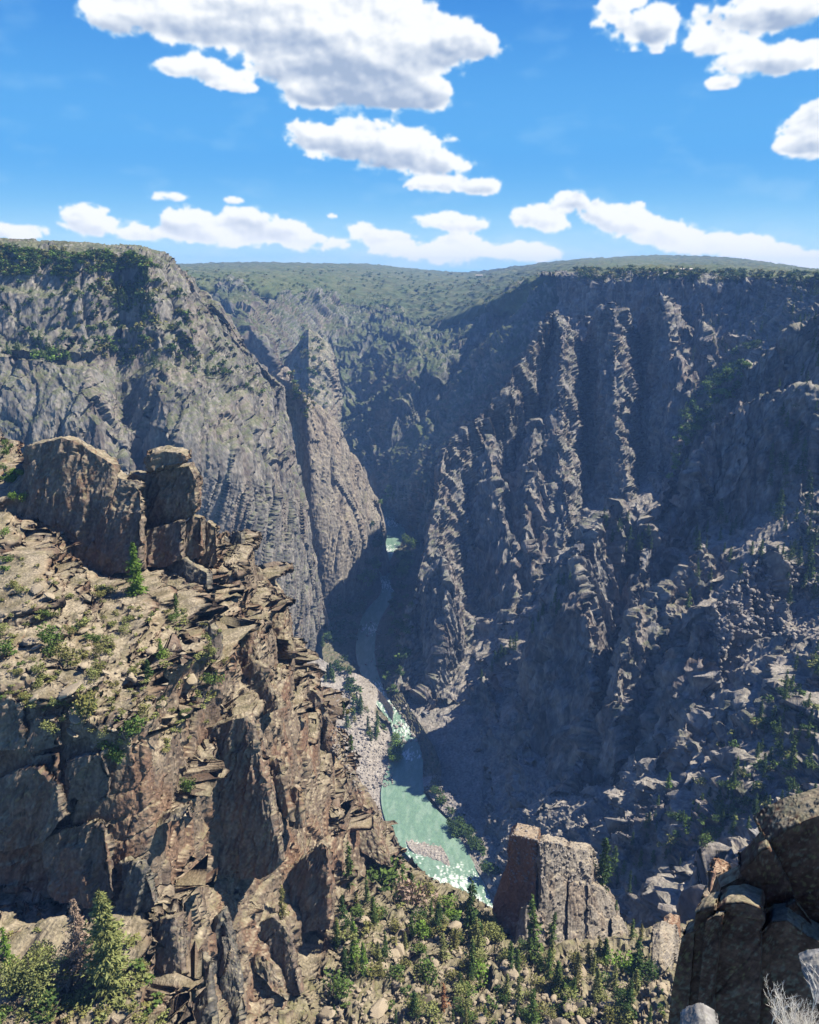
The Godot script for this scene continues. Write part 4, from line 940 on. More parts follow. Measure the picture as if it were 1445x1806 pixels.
func outcrop() -> void:
	var st := style({"size": 0.9, "tall": 0.3, "warp": 0.25, "a1": 0.022, "a2": 0.014, "a3": 0.007, "ar": 0.004, "af": 0.006, "fs": 5.0, "tilt": Vector3(0.2, 0, 0.5), "turn": 0.4, "c": Color(0.08, 0.043, 0.035), "c2": Color(0.14, 0.08, 0.063), "warm": Color(0.21, 0.21, 0.17), "wamt": 0.0, "flat": Color(0.4, 0.36, 0.26), "flat2": Color(0.3, 0.3, 0.2), "f0": 0.55, "f1": 0.8, "calm": 0.3, "lichen": 0.3})
	var t := Node3D.new()
	t.name = "rock_outcrop"
	add_child(t)
	tag(t, "close dark red brown outcrop of tilted lichen spotted slabs at the right edge", "rock outcrop")
	var all := [
		["upper_slab", [[[1356, 1486, 12.3], [1386, 1464, 12.35], [1420, 1449, 12.4], [1446, 1440, 12.4], [1560, 1412, 12.5]], [[1378, 1535, 12.35], [1410, 1530, 12.35], [1440, 1530, 12.3], [1480, 1530, 12.3], [1590, 1520, 12.3]], [[1402, 1588, 12.35], [1425, 1622, 12.3], [1450, 1660, 12.2], [1490, 1700, 12.2], [1620, 1740, 12.1]]], Vector3(0.25, -0.35, -1.2)],
		["middle_slab", [[[1306, 1538, 12.6], [1344, 1500, 12.6], [1357, 1494, 12.55]], [[1340, 1575, 12.65], [1370, 1545, 12.6], [1380, 1535, 12.6]], [[1372, 1609, 12.6], [1393, 1592, 12.55], [1403, 1580, 12.55]]], Vector3(0.35, -0.3, -0.9)],
		["lower_slab", [[[1384, 1600, 12.3], [1404, 1590, 12.2], [1440, 1640, 12.1], [1490, 1700, 12.0]], [[1425, 1662, 12.3], [1445, 1668, 12.2], [1475, 1700, 12.1], [1520, 1750, 12.0]]], Vector3(0.3, -0.4, -0.8)],
		["main_column", [[[1262, 1606, 12.1], [1282, 1594, 12.1], [1312, 1592, 12.05], [1340, 1602, 12.0], [1346, 1615, 12.0]], [[1250, 1700, 12.1], [1280, 1700, 12.05], [1310, 1700, 12.0], [1338, 1700, 11.9], [1342, 1700, 11.9]], [[1226, 1960, 11.9], [1262, 1960, 11.85], [1290, 1960, 11.8], [1318, 1960, 11.75], [1326, 1960, 11.75]]], Vector3(0.3, -0.14, -0.6)],
		["narrow_column", [[[1203, 1652, 12.3], [1215, 1646, 12.3], [1228, 1642, 12.3]], [[1186, 1740, 12.3], [1203, 1740, 12.25], [1220, 1740, 12.2]], [[1160, 1960, 12.1], [1185, 1960, 12.05], [1205, 1960, 12.0]]], Vector3(0.3, -0.14, -0.5)],
		["narrow_column", [[[1227, 1612, 12.3], [1243, 1603, 12.25], [1262, 1598, 12.2]], [[1212, 1720, 12.3], [1228, 1720, 12.2], [1248, 1720, 12.1]], [[1188, 1960, 12.0], [1205, 1960, 11.95], [1232, 1960, 11.9]]], Vector3(0.3, -0.12, -0.5)],
		["narrow_column", [[[1245, 1626, 12.05], [1260, 1617, 12.0], [1274, 1616, 11.95]], [[1236, 1720, 12.05], [1250, 1720, 12.0], [1262, 1720, 11.9]], [[1212, 1960, 11.9], [1228, 1960, 11.8], [1245, 1960, 11.75]]], Vector3(0.3, -0.1, -0.45)],
		["right_column", [[[1343, 1645, 11.8], [1364, 1626, 11.8], [1388, 1624, 11.75], [1425, 1652, 11.7], [1520, 1700, 11.6]], [[1340, 1740, 11.8], [1365, 1740, 11.75], [1390, 1740, 11.7], [1425, 1740, 11.65], [1530, 1760, 11.6]], [[1330, 1960, 11.6], [1360, 1960, 11.55], [1390, 1960, 11.5], [1430, 1960, 11.5], [1540, 1960, 11.4]]], Vector3(0.3, -0.15, -0.6)],
		["dark_block", [[[1258, 1604, 12.9], [1272, 1566, 13.0], [1306, 1549, 13.0], [1330, 1534, 13.0], [1345, 1529, 12.9]], [[1262, 1660, 12.9], [1280, 1660, 12.9], [1310, 1670, 12.8], [1350, 1680, 12.7], [1400, 1670, 12.6]]], Vector3(0.25, -0.4, -0.8)],
	]
	for b in all:
		slab(b[0], b[1], b[2], 3.6, st, M.hand_rock, t, false)
	# pale slabs lying close by
	var sg: Dictionary = st.duplicate()
	sg.merge({"c": Color(0.2, 0.2, 0.2), "c2": Color(0.3, 0.3, 0.3), "flat": Color(0.3, 0.3, 0.3), "flat2": Color(0.22, 0.23, 0.23), "lichen": 0.1, "a1": 0.012}, true)
	tag(slab("rock_slab", [[[1206, 1812, 8.6], [1236, 1800, 8.6], [1244, 1802, 8.55], [1266, 1816, 8.5]], [[1205, 1900, 8.0], [1235, 1900, 8.0], [1262, 1900, 7.9], [1290, 1900, 7.9]]], Vector3(0.05, 0.02, -0.25), 3.0, sg, M.hand_rock, self, false), "pale blue grey rock tip at the bottom edge left of the white shrub", "rock slab")
	tag(slab("rock_slab", [[[1416, 1712, 8.8], [1432, 1706, 8.8], [1480, 1700, 8.7]], [[1440, 1770, 8.4], [1460, 1770, 8.4], [1500, 1770, 8.3]]], Vector3(0.1, -0.02, -0.3), 3.0, sg, M.hand_rock, self, false), "smooth blue grey rock slab behind the white shrub at the right edge", "rock slab")
	# the ground they stand on
	var gs: Dictionary = st.duplicate()
	gs.merge({"c": Color(0.2, 0.17, 0.13), "c2": Color(0.3, 0.26, 0.2), "lichen": 0.0}, true)
	structure(sheet("ground", [row([[1150, 2100, 9.5], [1300, 2050, 9.3], [1450, 1990, 9.0], [1700, 1900, 8.6]]), row([[1120, 2500, 6.0], [1300, 2400, 6.0], [1450, 2300, 6.0], [1700, 2200, 6.0]]), [Vector3(-1.5, -1.7, -1.0), Vector3(0, -1.7, -1.0), Vector3(2, -1.7, -1.0), Vector3(4, -1.7, -1.0)], [Vector3(-3, -1.7, 4.0), Vector3(0, -1.7, 4.0), Vector3(2, -1.7, 4.0), Vector3(5, -1.7, 4.0)]], 20.0, gs, M.hand_rock, self, false))

func bare_shrub() -> void:
	rng.seed = 41
	var root := P(1405, 1850, 6.9)
	var t := Node3D.new()
	t.name = "bare_shrub"
	t.position = root
	add_child(t)
	tag(t, "bare shrub of fine silvery white twigs at the lower right corner", "shrub")
	var m := StandardMaterial3D.new()
	m.resource_name = "silver twig"
	m.albedo_color = Color(0.66, 0.63, 0.57).linear_to_srgb()
	m.roughness = 0.9
	for k in 26:
		var st := SurfaceTool.new()
		st.begin(Mesh.PRIMITIVE_TRIANGLES)
		var a := rng.randf() * TAU
		var lean := rng.randf_range(0.1, 1.0)
		var d := Vector3(cos(a) * lean, 1.0, sin(a) * lean).normalized()
		twig(st, Vector3(rng.randf_range(-0.05, 0.05), 0, rng.randf_range(-0.05, 0.05)), d, rng.randf_range(0.34, 0.52), 0.004, 3)
		st.generate_normals()
		var o := MeshInstance3D.new()
		o.name = "branch"
		o.mesh = st.commit()
		o.mesh.surface_set_material(0, m)
		t.add_child(o, true)
	# two taller bare sprays
	for q in [[1360, 1800, 7.1, 0.42], [1436, 1790, 6.8, 0.5]]:
		var st := SurfaceTool.new()
		st.begin(Mesh.PRIMITIVE_TRIANGLES)
		var p: Vector3 = P(q[0], q[1], q[2]) - root
		twig(st, p + Vector3(0, -0.25, 0), Vector3(0.02, 1, 0.05).normalized(), q[3] + 0.25, 0.005, 2)
		st.generate_normals()
		var o := MeshInstance3D.new()
		o.name = "branch"
		o.mesh = st.commit()
		o.mesh.surface_set_material(0, m)
		t.add_child(o, true)

func tube(st: SurfaceTool, a: Vector3, b: Vector3, ra: float, rb: float, sides := 3) -> void:
	var d := (b - a).normalized()
	var x := d.cross(Vector3(0.31, 0.2, 0.93)).normalized()
	var y := d.cross(x)
	for i in sides:
		var t0 := TAU * i / sides
		var t1 := TAU * (i + 1) / sides
		var o0 := x * cos(t0) + y * sin(t0)
		var o1 := x * cos(t1) + y * sin(t1)
		for v in [a + o0 * ra, b + o0 * rb, a + o1 * ra, a + o1 * ra, b + o0 * rb, b + o1 * rb]:
			st.add_vertex(v)

func twig(st: SurfaceTool, p: Vector3, d: Vector3, l: float, r: float, depth: int) -> void:
	var n := 5
	var q := p
	for i in n:
		d = (d + Vector3(rng.randf_range(-0.16, 0.16), rng.randf_range(-0.02, 0.12), rng.randf_range(-0.16, 0.16))).normalized()
		var e := q + d * l / n
		tube(st, q, e, r * (1.0 - 0.16 * i), r * (1.0 - 0.16 * (i + 1)))
		if depth > 0 and i > 0:
			for k in 2:
				var side := Vector3(rng.randf_range(-1, 1), rng.randf_range(-0.1, 0.7), rng.randf_range(-1, 1)).normalized()
				twig(st, e, (d + side * 0.9).normalized(), l * rng.randf_range(0.22, 0.42), r * 0.55, depth - 1)
		q = e

# ---------------------------------------------------------------- plants
class Leaves:
	var v := PackedVector3Array()
	var n := PackedVector3Array()
	var c := PackedColorArray()
	func tri(a: Vector3, b: Vector3, d: Vector3, col: Color, up: Vector3) -> void:
		var nn := (b - a).cross(d - a).normalized()
		if nn.dot(up) < 0.0:
			nn = -nn
			var t := b
			b = d
			d = t
		v.append_array(PackedVector3Array([a, d, b]))
		nn = (nn * 0.9 + up * 0.35).normalized()
		for i in 3:
			n.append(nn)
			c.append(col)
	func mesh(m: Material) -> ArrayMesh:
		var arr := []
		arr.resize(Mesh.ARRAY_MAX)
		arr[Mesh.ARRAY_VERTEX] = v
		arr[Mesh.ARRAY_NORMAL] = n
		arr[Mesh.ARRAY_COLOR] = c
		var o := ArrayMesh.new()
		o.add_surface_from_arrays(Mesh.PRIMITIVE_TRIANGLES, arr)
		o.surface_set_material(0, m)
		return o

func leaf_material(called: String, tint: Color) -> StandardMaterial3D:
	var m := StandardMaterial3D.new()
	m.resource_name = called
	m.albedo_color = tint.linear_to_srgb()
	m.vertex_color_use_as_albedo = true
	m.roughness = 0.85
	m.metallic_specular = 0.2
	m.backlight_enabled = true
	m.backlight = Color(0.5, 0.5, 0.35)
	m.cull_mode = BaseMaterial3D.CULL_DISABLED
	return m

func conifer_crown(sd: int, whorls: int, per: int, wide: float, clumps: int, ragged: float) -> ArrayMesh:
	rng.seed = sd
	var g := Leaves.new()
	var lop := rng.randf() * TAU
	for i in whorls:
		var f := (i + rng.randf()) / whorls
		var y := lerpf(0.06, 0.97, f)
		var reach := wide * pow(1.0 - f, 0.75) * (0.8 + 0.35 * sin(f * 23.0 + sd)) + 0.014
		for k in per:
			if rng.randf() < ragged * 0.45:
				continue
			var a := rng.randf() * TAU
			var l := reach * rng.randf_range(0.35, 1.15) * (1.0 + 0.25 * cos(a - lop))
			var out := Vector3(cos(a), rng.randf_range(-0.45, 0.15), sin(a)).normalized()
			var side := out.cross(Vector3.UP).normalized()
			for m in clumps:
				var s := (m + 0.4 + 0.6 * rng.randf()) / clumps
				var p := Vector3(0, y, 0) + out * (l * s) + side * (rng.randf_range(-0.3, 0.3) * l * s) + Vector3(0, -0.025 * s, 0)
				var z := (0.03 if clumps <= 2 else (0.021 if clumps <= 5 else 0.013)) * rng.randf_range(0.6, 1.3) * (1.0 + 0.6 * reach / wide)
				var dir := (out + side * rng.randf_range(-0.9, 0.9) + Vector3(0, rng.randf_range(-0.7, 0.6), 0)).normalized()
				var w := dir.cross(Vector3(rng.randf_range(-1, 1), rng.randf_range(-1, 1), rng.randf_range(-1, 1))).normalized() * z * 0.6
				var lum := rng.randf_range(0.5, 1.3)
				g.tri(p - w, p + w, p + dir * z * 2.0, Color(lum, lum, lum * 0.9), (out * 0.6 + Vector3.UP * 0.3).normalized())
	# leading shoot
	g.tri(Vector3(-0.008, 0.93, 0), Vector3(0.008, 0.93, 0), Vector3(0, 1.01, 0), Color(1, 1, 0.9), Vector3.UP)
	return g.mesh(M.leaf_dark)

func bush_crown(sd: int, lobes: int, n: int, leaf: float) -> ArrayMesh:
	rng.seed = sd
	var g := Leaves.new()
	var ls := []
	for i in lobes:
		var a := rng.randf() * TAU
		var r := sqrt(rng.randf()) * 0.42
		ls.append([Vector3(cos(a) * r, rng.randf_range(0.3, 0.72), sin(a) * r), rng.randf_range(0.18, 0.33)])
	for i in n:
		var l: Array = ls[rng.randi() % lobes]
		var d := Vector3(rng.randfn(), rng.randfn(), rng.randfn()).normalized()
		var p: Vector3 = l[0] + d * l[1] * pow(rng.randf(), 0.4)
		p.y = maxf(p.y, 0.02)
		var z := leaf * rng.randf_range(0.6, 1.3)
		var e := Vector3(rng.randfn(), rng.randfn(), rng.randfn()).normalized()
		var s := d.cross(e).normalized()
		var lum := rng.randf_range(0.6, 1.3)
		g.tri(p - s * z * 0.5, p + s * z * 0.5, p + (d + e * 0.6).normalized() * z, Color(lum, lum, lum * rng.randf_range(0.75, 1.0)), (d + Vector3.UP * 0.4).normalized())
	return g.mesh(M.leaf_dark)

func trunk_mesh(r: float, top: float) -> ArrayMesh:
	var st := SurfaceTool.new()
	st.begin(Mesh.PRIMITIVE_TRIANGLES)
	tube(st, Vector3(0, -0.08, 0), Vector3(0.01, top * 0.5, 0), r, r * 0.6, 6)
	tube(st, Vector3(0.01, top * 0.5, 0), Vector3(0, top, 0), r * 0.6, r * 0.1, 6)
	st.generate_normals()
	var m := st.commit()
	m.surface_set_material(0, M.bark)
	return m

func stems_mesh(sd: int) -> ArrayMesh:
	rng.seed = sd
	var st := SurfaceTool.new()
	st.begin(Mesh.PRIMITIVE_TRIANGLES)
	for i in 5:
		var a := rng.randf() * TAU
		tube(st, Vector3(0, -0.06, 0), Vector3(cos(a) * 0.3, rng.randf_range(0.4, 0.7), sin(a) * 0.3), 0.03, 0.008, 4)
	st.generate_normals()
	var m := st.commit()
	m.surface_set_material(0, M.bark)
	return m

var crowns := {}
var wanted := []          # every plant asked for: kind, place, height, tint, lean, size on the picture, label, group

func plants_setup() -> void:
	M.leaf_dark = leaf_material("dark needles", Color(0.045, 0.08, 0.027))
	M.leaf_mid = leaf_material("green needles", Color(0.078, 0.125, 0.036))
	M.leaf_bright = leaf_material("bright leaves", Color(0.12, 0.2, 0.04))
	M.leaf_pale = leaf_material("pale needles", Color(0.17, 0.19, 0.075))
	M.leaf_olive = leaf_material("olive leaves", Color(0.15, 0.15, 0.06))
	M.leaf_dead = leaf_material("dead needles", Color(0.22, 0.11, 0.06))
	M.leaf_grey = leaf_material("bare grey twigs", Color(0.26, 0.2, 0.17))
	var b := StandardMaterial3D.new()
	b.resource_name = "bark"
	b.albedo_color = Color(0.11, 0.085, 0.065).linear_to_srgb()
	b.roughness = 0.95
	M.bark = b
	crowns.fir = [conifer_crown(1, 26, 9, 0.2, 4, 0.4), conifer_crown(2, 24, 9, 0.16, 4, 0.6), conifer_crown(3, 28, 9, 0.23, 4, 0.3), conifer_crown(4, 22, 8, 0.15, 4, 0.9)]
	crowns.great = [conifer_crown(5, 60, 12, 0.27, 12, 0.9), conifer_crown(6, 44, 8, 0.2, 10, 1.2), conifer_crown(7, 54, 13, 0.23, 11, 0.5)]
	crowns.small = [conifer_crown(8, 9, 7, 0.2, 2, 0.3), conifer_crown(9, 8, 7, 0.17, 2, 0.4), conifer_crown(10, 10, 7, 0.24, 2, 0.2)]
	crowns.bush = [bush_crown(11, 6, 420, 0.09), bush_crown(12, 7, 420, 0.1), bush_crown(13, 5, 360, 0.09)]
	crowns.tuft = [bush_crown(14, 4, 60, 0.26), bush_crown(15, 5, 60, 0.24), bush_crown(16, 3, 50, 0.26)]
	crowns.broad = [bush_crown(17, 14, 4200, 0.036)]
	M.trunk = trunk_mesh(0.017, 0.9)
	M.stems = stems_mesh(3)

func want(kind: String, px: float, py: float, hpx: float, tint: String, label: String, group := "", wide := 1.0, lean := 0.0) -> void:
	var g := ground(px, py)
	if g == Vector3.ZERO:
		return
	var q := proj(g)
	wanted.append({"kind": kind, "at": g, "h": hpx * q.z / F / (CP + (903.0 - py) / F * SP), "tint": tint, "px": hpx, "label": label, "group": group, "wide": wide, "lean": lean, "v": rng.randi() % 7, "turn": rng.randf() * TAU})

func inside(p: Vector2, poly: PackedVector2Array) -> bool:
	return Geometry2D.is_point_in_polygon(p, poly)

func scatter(kind: String, poly: Array, n: int, h0: float, h1: float, tints: Array, label: String, group: String, wide := 1.0) -> void:
	var pg := PackedVector2Array()
	var lo := Vector2(9999, 9999)
	var hi := -lo
	for q in poly:
		var v := Vector2(q[0], q[1])
		pg.append(v)
		lo = lo.min(v)
		hi = hi.max(v)
	var done := 0
	var tries := 0
	while done < n and tries < n * 12:
		tries += 1
		var p := Vector2(rng.randf_range(lo.x, hi.x), rng.randf_range(lo.y, hi.y))
		if not inside(p, pg):
			continue
		# they grow in groups
		if soft.get_noise_2d(p.x * 0.02, p.y * 0.03) + rng.randf_range(-0.5, 0.6) < 0.0:
			continue
		done += 1
		want(kind, p.x, p.y, rng.randf_range(h0, h1), tints[rng.randi() % tints.size()], label, group, wide * rng.randf_range(0.85, 1.2), rng.randf_range(-0.06, 0.06))

func grow() -> void:
	var count := {}
	wanted.sort_custom(func(a, b): return a.px > b.px)
	var mass := {}
	for w in wanted:
		var fam: String = "shrub" if w.kind in ["bush", "tuft"] else "conifer"
		if w.kind == "broad":
			fam = "tree"
		var k: int = count.get(fam, 0)
		var kind: String = w.kind
		if w.px < 16.0 and kind == "fir":
			kind = "small"
		if w.px < 14.0 and kind == "bush":
			kind = "tuft"
		var set_: Array = crowns[kind]
		var v: int = w.v % set_.size()
		var h: float = w.h
		var b := Basis.from_euler(Vector3(w.lean * 0.5, w.turn, -w.lean)) * Basis.from_scale(Vector3(h * w.wide, h, h * w.wide))
		if k >= 290 or w.px < 6.0:
			var key := "%s:%d:%s" % [kind, v, w.tint]
			if not mass.has(key):
				mass[key] = []
			mass[key].append(Transform3D(b, w.at))
			continue
		count[fam] = k + 1
		var t := Node3D.new()
		t.name = numbered("shrub" if fam == "shrub" else ("conifer_tree" if fam == "conifer" else "tree"))
		t.position = w.at
		add_child(t)
		tag(t, w.label, "shrub" if fam == "shrub" else ("conifer" if fam == "conifer" else "tree"), w.group)
		var c := MeshInstance3D.new()
		c.name = "crown"
		c.mesh = set_[v]
		c.basis = b
		c.set_surface_override_material(0, M["leaf_" + w.tint])
		t.add_child(c)
		if w.px >= 16.0:
			var s := MeshInstance3D.new()
			s.name = "stems" if fam == "shrub" else "trunk"
			s.mesh = M.stems if fam == "shrub" else M.trunk
			s.basis = b
			t.add_child(s)
	for key in mass:
		var part: PackedStringArray = key.split(":")
		var mm := MultiMesh.new()
		mm.transform_format = MultiMesh.TRANSFORM_3D
		var src: ArrayMesh = crowns[part[0]][int(part[1])]
		var me: ArrayMesh = src.duplicate()
		me.surface_set_material(0, M["leaf_" + part[2]])
		mm.mesh = me
		mm.instance_count = mass[key].size()
		for i in mass[key].size():
			mm.set_instance_transform(i, mass[key][i])
		var o := MultiMeshInstance3D.new()
		o.name = numbered("forest" if part[0] in ["fir", "small", "great"] else "undergrowth")
		o.multimesh = mm
		o.set_meta("kind", "stuff")
		add_child(o)
		tag(o, "distant conifers covering the slopes and rims" if part[0] in ["fir", "small", "great"] else "scrub covering the slopes and rims", "forest" if part[0] in ["fir", "small", "great"] else "scrub")
	print("plants ", wanted.size(), " ", count)

func plants() -> void:
	rng.seed = 99
	# --- the near ledge
	want("great", 242, 1046, 94, "bright", "bright green fir standing before the shaded rock wall", "", 0.9)
	crowns_pick(2)
	want("fir", 307, 1082, 40, "mid", "small narrow fir at the foot of the dark grey slab")
	want("bush", 98, 1135, 42, "mid", "rounded dark juniper left on the sunlit ledge", "", 1.2)
	want("bush", 126, 1165, 36, "olive", "olive juniper touching the rounded one's lower right", "", 1.1)
	want("bush", 157, 1262, 62, "olive", "tall yellowish juniper in the ledge's middle", "", 0.8)
	want("fir", 282, 1162, 36, "bright", "slim bright green juniper above the ledge's right end", "", 1.3)
	want("fir", 263, 1192, 34, "dark", "slim dark juniper below the bright one on the ledge", "", 1.5)
	want("bush", 224, 1306, 46, "mid", "broad loose green shrub among pale rubble", "", 1.2)
	want("bush", 207, 1344, 44, "mid", "narrow green shrub under the broad loose one", "", 0.8)
	want("bush", 375, 1204, 30, "mid", "green shrub beside the lit rock fin")
	want("bush", 329, 1396, 32, "mid", "lone light green shrub on the great dark slab's left edge", "", 0.8)
	want("bush", 282, 1246, 24, "mid", "low green shrub below the slim junipers")
	want("bush", 260, 1262, 26, "olive", "low olive shrub between rubble and the green shrub")
	want("bush", 168, 1158, 26, "olive", "two tone olive shrub right of the touching junipers")
	want("bush", 175, 1180, 22, "olive", "small olive shrub below the two tone one")
	want("bush", 4, 1160, 40, "mid", "green shrub cut by the photo's left edge")
	want("bush", 5, 950, 22, "bright", "bright green shrub at the rock wall's left foot")
	scatter("bush", [[0, 960], [120, 1010], [240, 1060], [380, 1090], [380, 1250], [200, 1340], [0, 1240]], 60, 8, 20, ["olive", "mid", "pale", "pale"], "low shrub among the slabs of the sunlit ledge", "low shrubs on the sunlit ledge", 1.3)
	scatter("bush", [[0, 760], [40, 800], [40, 880], [0, 930]], 12, 10, 20, ["mid", "bright"], "green shrub on the sunlit slope left of the rock wall", "shrubs left of the rock wall", 1.2)
	scatter("tuft", [[0, 960], [120, 1010], [240, 1060], [400, 1090], [400, 1250], [330, 1320], [200, 1340], [0, 1240]], 260, 4, 8, ["olive", "pale", "pale"], "dry grass on the ledge", "grass", 1.6)
	scatter("tuft", [[0, 1640], [240, 1640], [300, 1806], [0, 1806]], 160, 6, 12, ["olive", "pale", "mid"], "dry grass at the foot of the crag", "grass", 1.6)
	# --- the foot of the crag
	want("great", 192, 1742, 172, "pale", "largest tree, a pale yellow green fir at lower left", "", 1.05)
	want("great", 142, 1712, 130, "grey", "thin half bare grey tree touching the largest fir's left", "", 0.8)
	want("great", 18, 1720, 88, "bright", "bright green fir cut by the left edge", "", 0.9)
	want("broad", 56, 1742, 66, "pale", "leaning broad grey green tree with dark trunk at lower left", "", 1.25)
	want("bush", 98, 1690, 42, "mid", "dark green shrub between the leaning tree and the thin grey tree", "", 1.3)
	want("fir", 123, 1694, 62, "bright", "small bright fir in front of the thin grey tree", "", 1.2)
	want("bush", 90, 1790, 40, "dark", "shaded green shrub in the lower left corner", "", 1.4)
	# --- the wooded slope
	want("fir", 620, 1566, 84, "mid", "tallest fir at the foot of the cracked reddish cliffs", "", 0.8)
	want("bush", 680, 1562, 50, "mid", "dense dark shrub right of the tallest fir", "", 1.3)
	want("fir", 599, 1666, 50, "mid", "slim fir left of the bright green pair", "", 0.8)
	want("fir", 626, 1702, 80, "bright", "bright green fir on the slope below the reddish cliffs", "", 0.8)
	want("fir", 636, 1716, 60, "bright", "second bright green fir overlapping the first one's right", "", 0.7)
	want("fir", 503, 1616, 60, "olive", "lone olive fir on a ledge of the crag", "", 0.9)
	want("bush", 736, 1592, 58, "grey", "bare grey brown tree at the edge of the drop to the river", "", 0.9)
	want("bush", 743, 1652, 36, "bright", "light green shrub below the bare grey tree", "", 1.0)
	want("bush", 586, 1757, 40, "mid", "green shrub at the bottom beside the dark red fin", "", 1.2)
	want("fir", 827, 1640, 94, "dark", "tall dark fir whose top stands before the river", "", 0.9)
	want("fir", 776, 1640, 52, "dark", "shorter dark fir left of the tall dark one", "", 1.1)
	want("fir", 945, 1698, 110, "mid", "tall leaning fir before the rock tower's cracked middle", "", 0.8, 0.1)
	want("fir", 972, 1660, 62, "mid", "fir behind the tall leaning one at the tower's foot", "", 0.8, 0.1)
	want("fir", 910, 1718, 54, "mid", "fir below the tower's orange face", "", 0.9)
	want("fir", 830, 1696, 44, "mid", "small fir straight below the tall dark one")
	want("fir", 808, 1750, 42, "dark", "small dark fir beside the dead one")
	want("fir", 784, 1776, 48, "dead", "dead rust red conifer near the bottom of the slope", "", 1.0)
	want("fir", 934, 1806, 66, "mid", "fir at the bottom edge right of centre", "", 0.9)
	want("fir", 964, 1722, 56, "mid", "fir between the two bottom right of the tower's foot", "", 0.8)
	want("fir", 1018, 1728, 56, "olive", "olive fir below the tower's lower blocks", "", 0.9)
	want("fir", 986, 1750, 60, "mid", "fir left below the olive one", "", 0.9)
	want("bush", 1092, 1712, 44, "bright", "bright green rounded shrub right of the tower", "", 1.1)
	want("fir", 1123, 1718, 68, "dark", "dense dark fir right of the bright rounded shrub", "", 1.2)
	want("fir", 1117, 1652, 36, "mid", "small fir standing on the saddle right of the tower")
	want("fir", 1130, 1655, 28, "olive", "yellowish fir on the saddle beside the small one")
	want("bush", 850, 1736, 38, "bright", "light green shrub in the slope's middle", "", 1.0)
	want("bush", 760, 1728, 38, "mid", "dull green shrub left of the dead conifer", "", 1.0)
	for q in [["left part of the wooded slope under the reddish cliffs", [[590, 1600], [700, 1560], [760, 1600], [740, 1806], [560, 1806], [600, 1700]], 0.34], ["middle of the wooded slope left of the tower", [[760, 1600], [880, 1650], [890, 1806], [740, 1806]], 0.3], ["wooded slope in front of the rock tower", [[880, 1655], [1010, 1690], [1020, 1806], [890, 1806]], 0.22], ["wooded slope right of the rock tower", [[1010, 1690], [1150, 1690], [1180, 1806], [1020, 1806]], 0.2]]:
		scatter("fir", q[1], int(62 * q[2]), 16, 50, ["dark", "mid", "olive", "pale"], "conifer among broken rock on the " + q[0], "conifers on the " + q[0], 0.95)
		scatter("bush", q[1], int(120 * q[2]), 8, 24, ["mid", "olive", "pale", "pale", "dark"], "shrub among broken rock on the " + q[0], "shrubs on the " + q[0], 1.2)
	scatter("bush", [[700, 1540], [880, 1640], [880, 1660], [720, 1580]], 24, 12, 26, ["bright", "pale", "olive"], "sunlit shrub along the brink above the river", "shrubs along the brink", 1.2)
	# --- right lower slope
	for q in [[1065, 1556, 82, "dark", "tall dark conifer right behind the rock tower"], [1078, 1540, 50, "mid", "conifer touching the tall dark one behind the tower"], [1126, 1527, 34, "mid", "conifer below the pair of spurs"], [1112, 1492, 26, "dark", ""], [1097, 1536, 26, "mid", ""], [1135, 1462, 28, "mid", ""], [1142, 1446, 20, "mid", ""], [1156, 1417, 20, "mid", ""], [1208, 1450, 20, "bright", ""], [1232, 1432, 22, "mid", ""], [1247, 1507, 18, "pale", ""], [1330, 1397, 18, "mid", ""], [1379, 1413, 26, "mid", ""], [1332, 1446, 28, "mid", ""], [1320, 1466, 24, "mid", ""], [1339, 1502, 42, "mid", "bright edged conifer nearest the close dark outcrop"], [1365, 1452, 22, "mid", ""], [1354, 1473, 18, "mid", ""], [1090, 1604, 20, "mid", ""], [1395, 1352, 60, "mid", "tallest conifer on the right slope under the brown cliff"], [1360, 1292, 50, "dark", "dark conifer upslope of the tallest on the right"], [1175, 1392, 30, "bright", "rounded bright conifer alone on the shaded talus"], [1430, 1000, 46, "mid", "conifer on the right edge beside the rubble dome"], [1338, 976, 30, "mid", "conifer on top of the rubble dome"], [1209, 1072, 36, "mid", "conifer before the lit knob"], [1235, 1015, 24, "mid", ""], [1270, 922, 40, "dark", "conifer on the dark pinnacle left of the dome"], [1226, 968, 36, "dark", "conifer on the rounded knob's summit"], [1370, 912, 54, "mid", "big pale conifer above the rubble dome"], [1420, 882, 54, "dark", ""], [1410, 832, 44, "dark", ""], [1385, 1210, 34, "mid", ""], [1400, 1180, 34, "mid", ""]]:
		want("fir", q[0], q[1], q[2], q[3], q[4] if q[4] else "conifer on the shaded right hand canyon slope", "" if q[4] else "conifers on the right slope")
	var rl := "conifer on the shaded right hand canyon slope"
	var rg := "conifers on the right slope"
	scatter("fir", [[1445, 1130], [1445, 1420], [1300, 1480], [1230, 1430], [1340, 1260]], 75, 14, 36, ["dark", "mid", "mid"], "conifer on the lower right slope between the spurs", "conifers between the lower right spurs")
	scatter("fir", [[1200, 1380], [1250, 1480], [1100, 1600], [1060, 1560]], 22, 12, 26, ["dark", "mid"], "conifer on the low spurs above the close dark outcrop", "conifers on the low spurs")
	scatter("fir", [[1370, 600], [1445, 560], [1445, 1100], [1380, 1060], [1350, 900]], 70, 16, 38, ["dark", "mid"], "conifer in the tall stand along the photo's right edge", "conifers along the right edge")
	scatter("fir", [[1200, 940], [1300, 900], [1340, 1000], [1240, 1060], [1180, 1040]], 22, 14, 28, ["dark", "mid"], "conifer on the knobs left of the rubble dome", "conifers on the knobs")
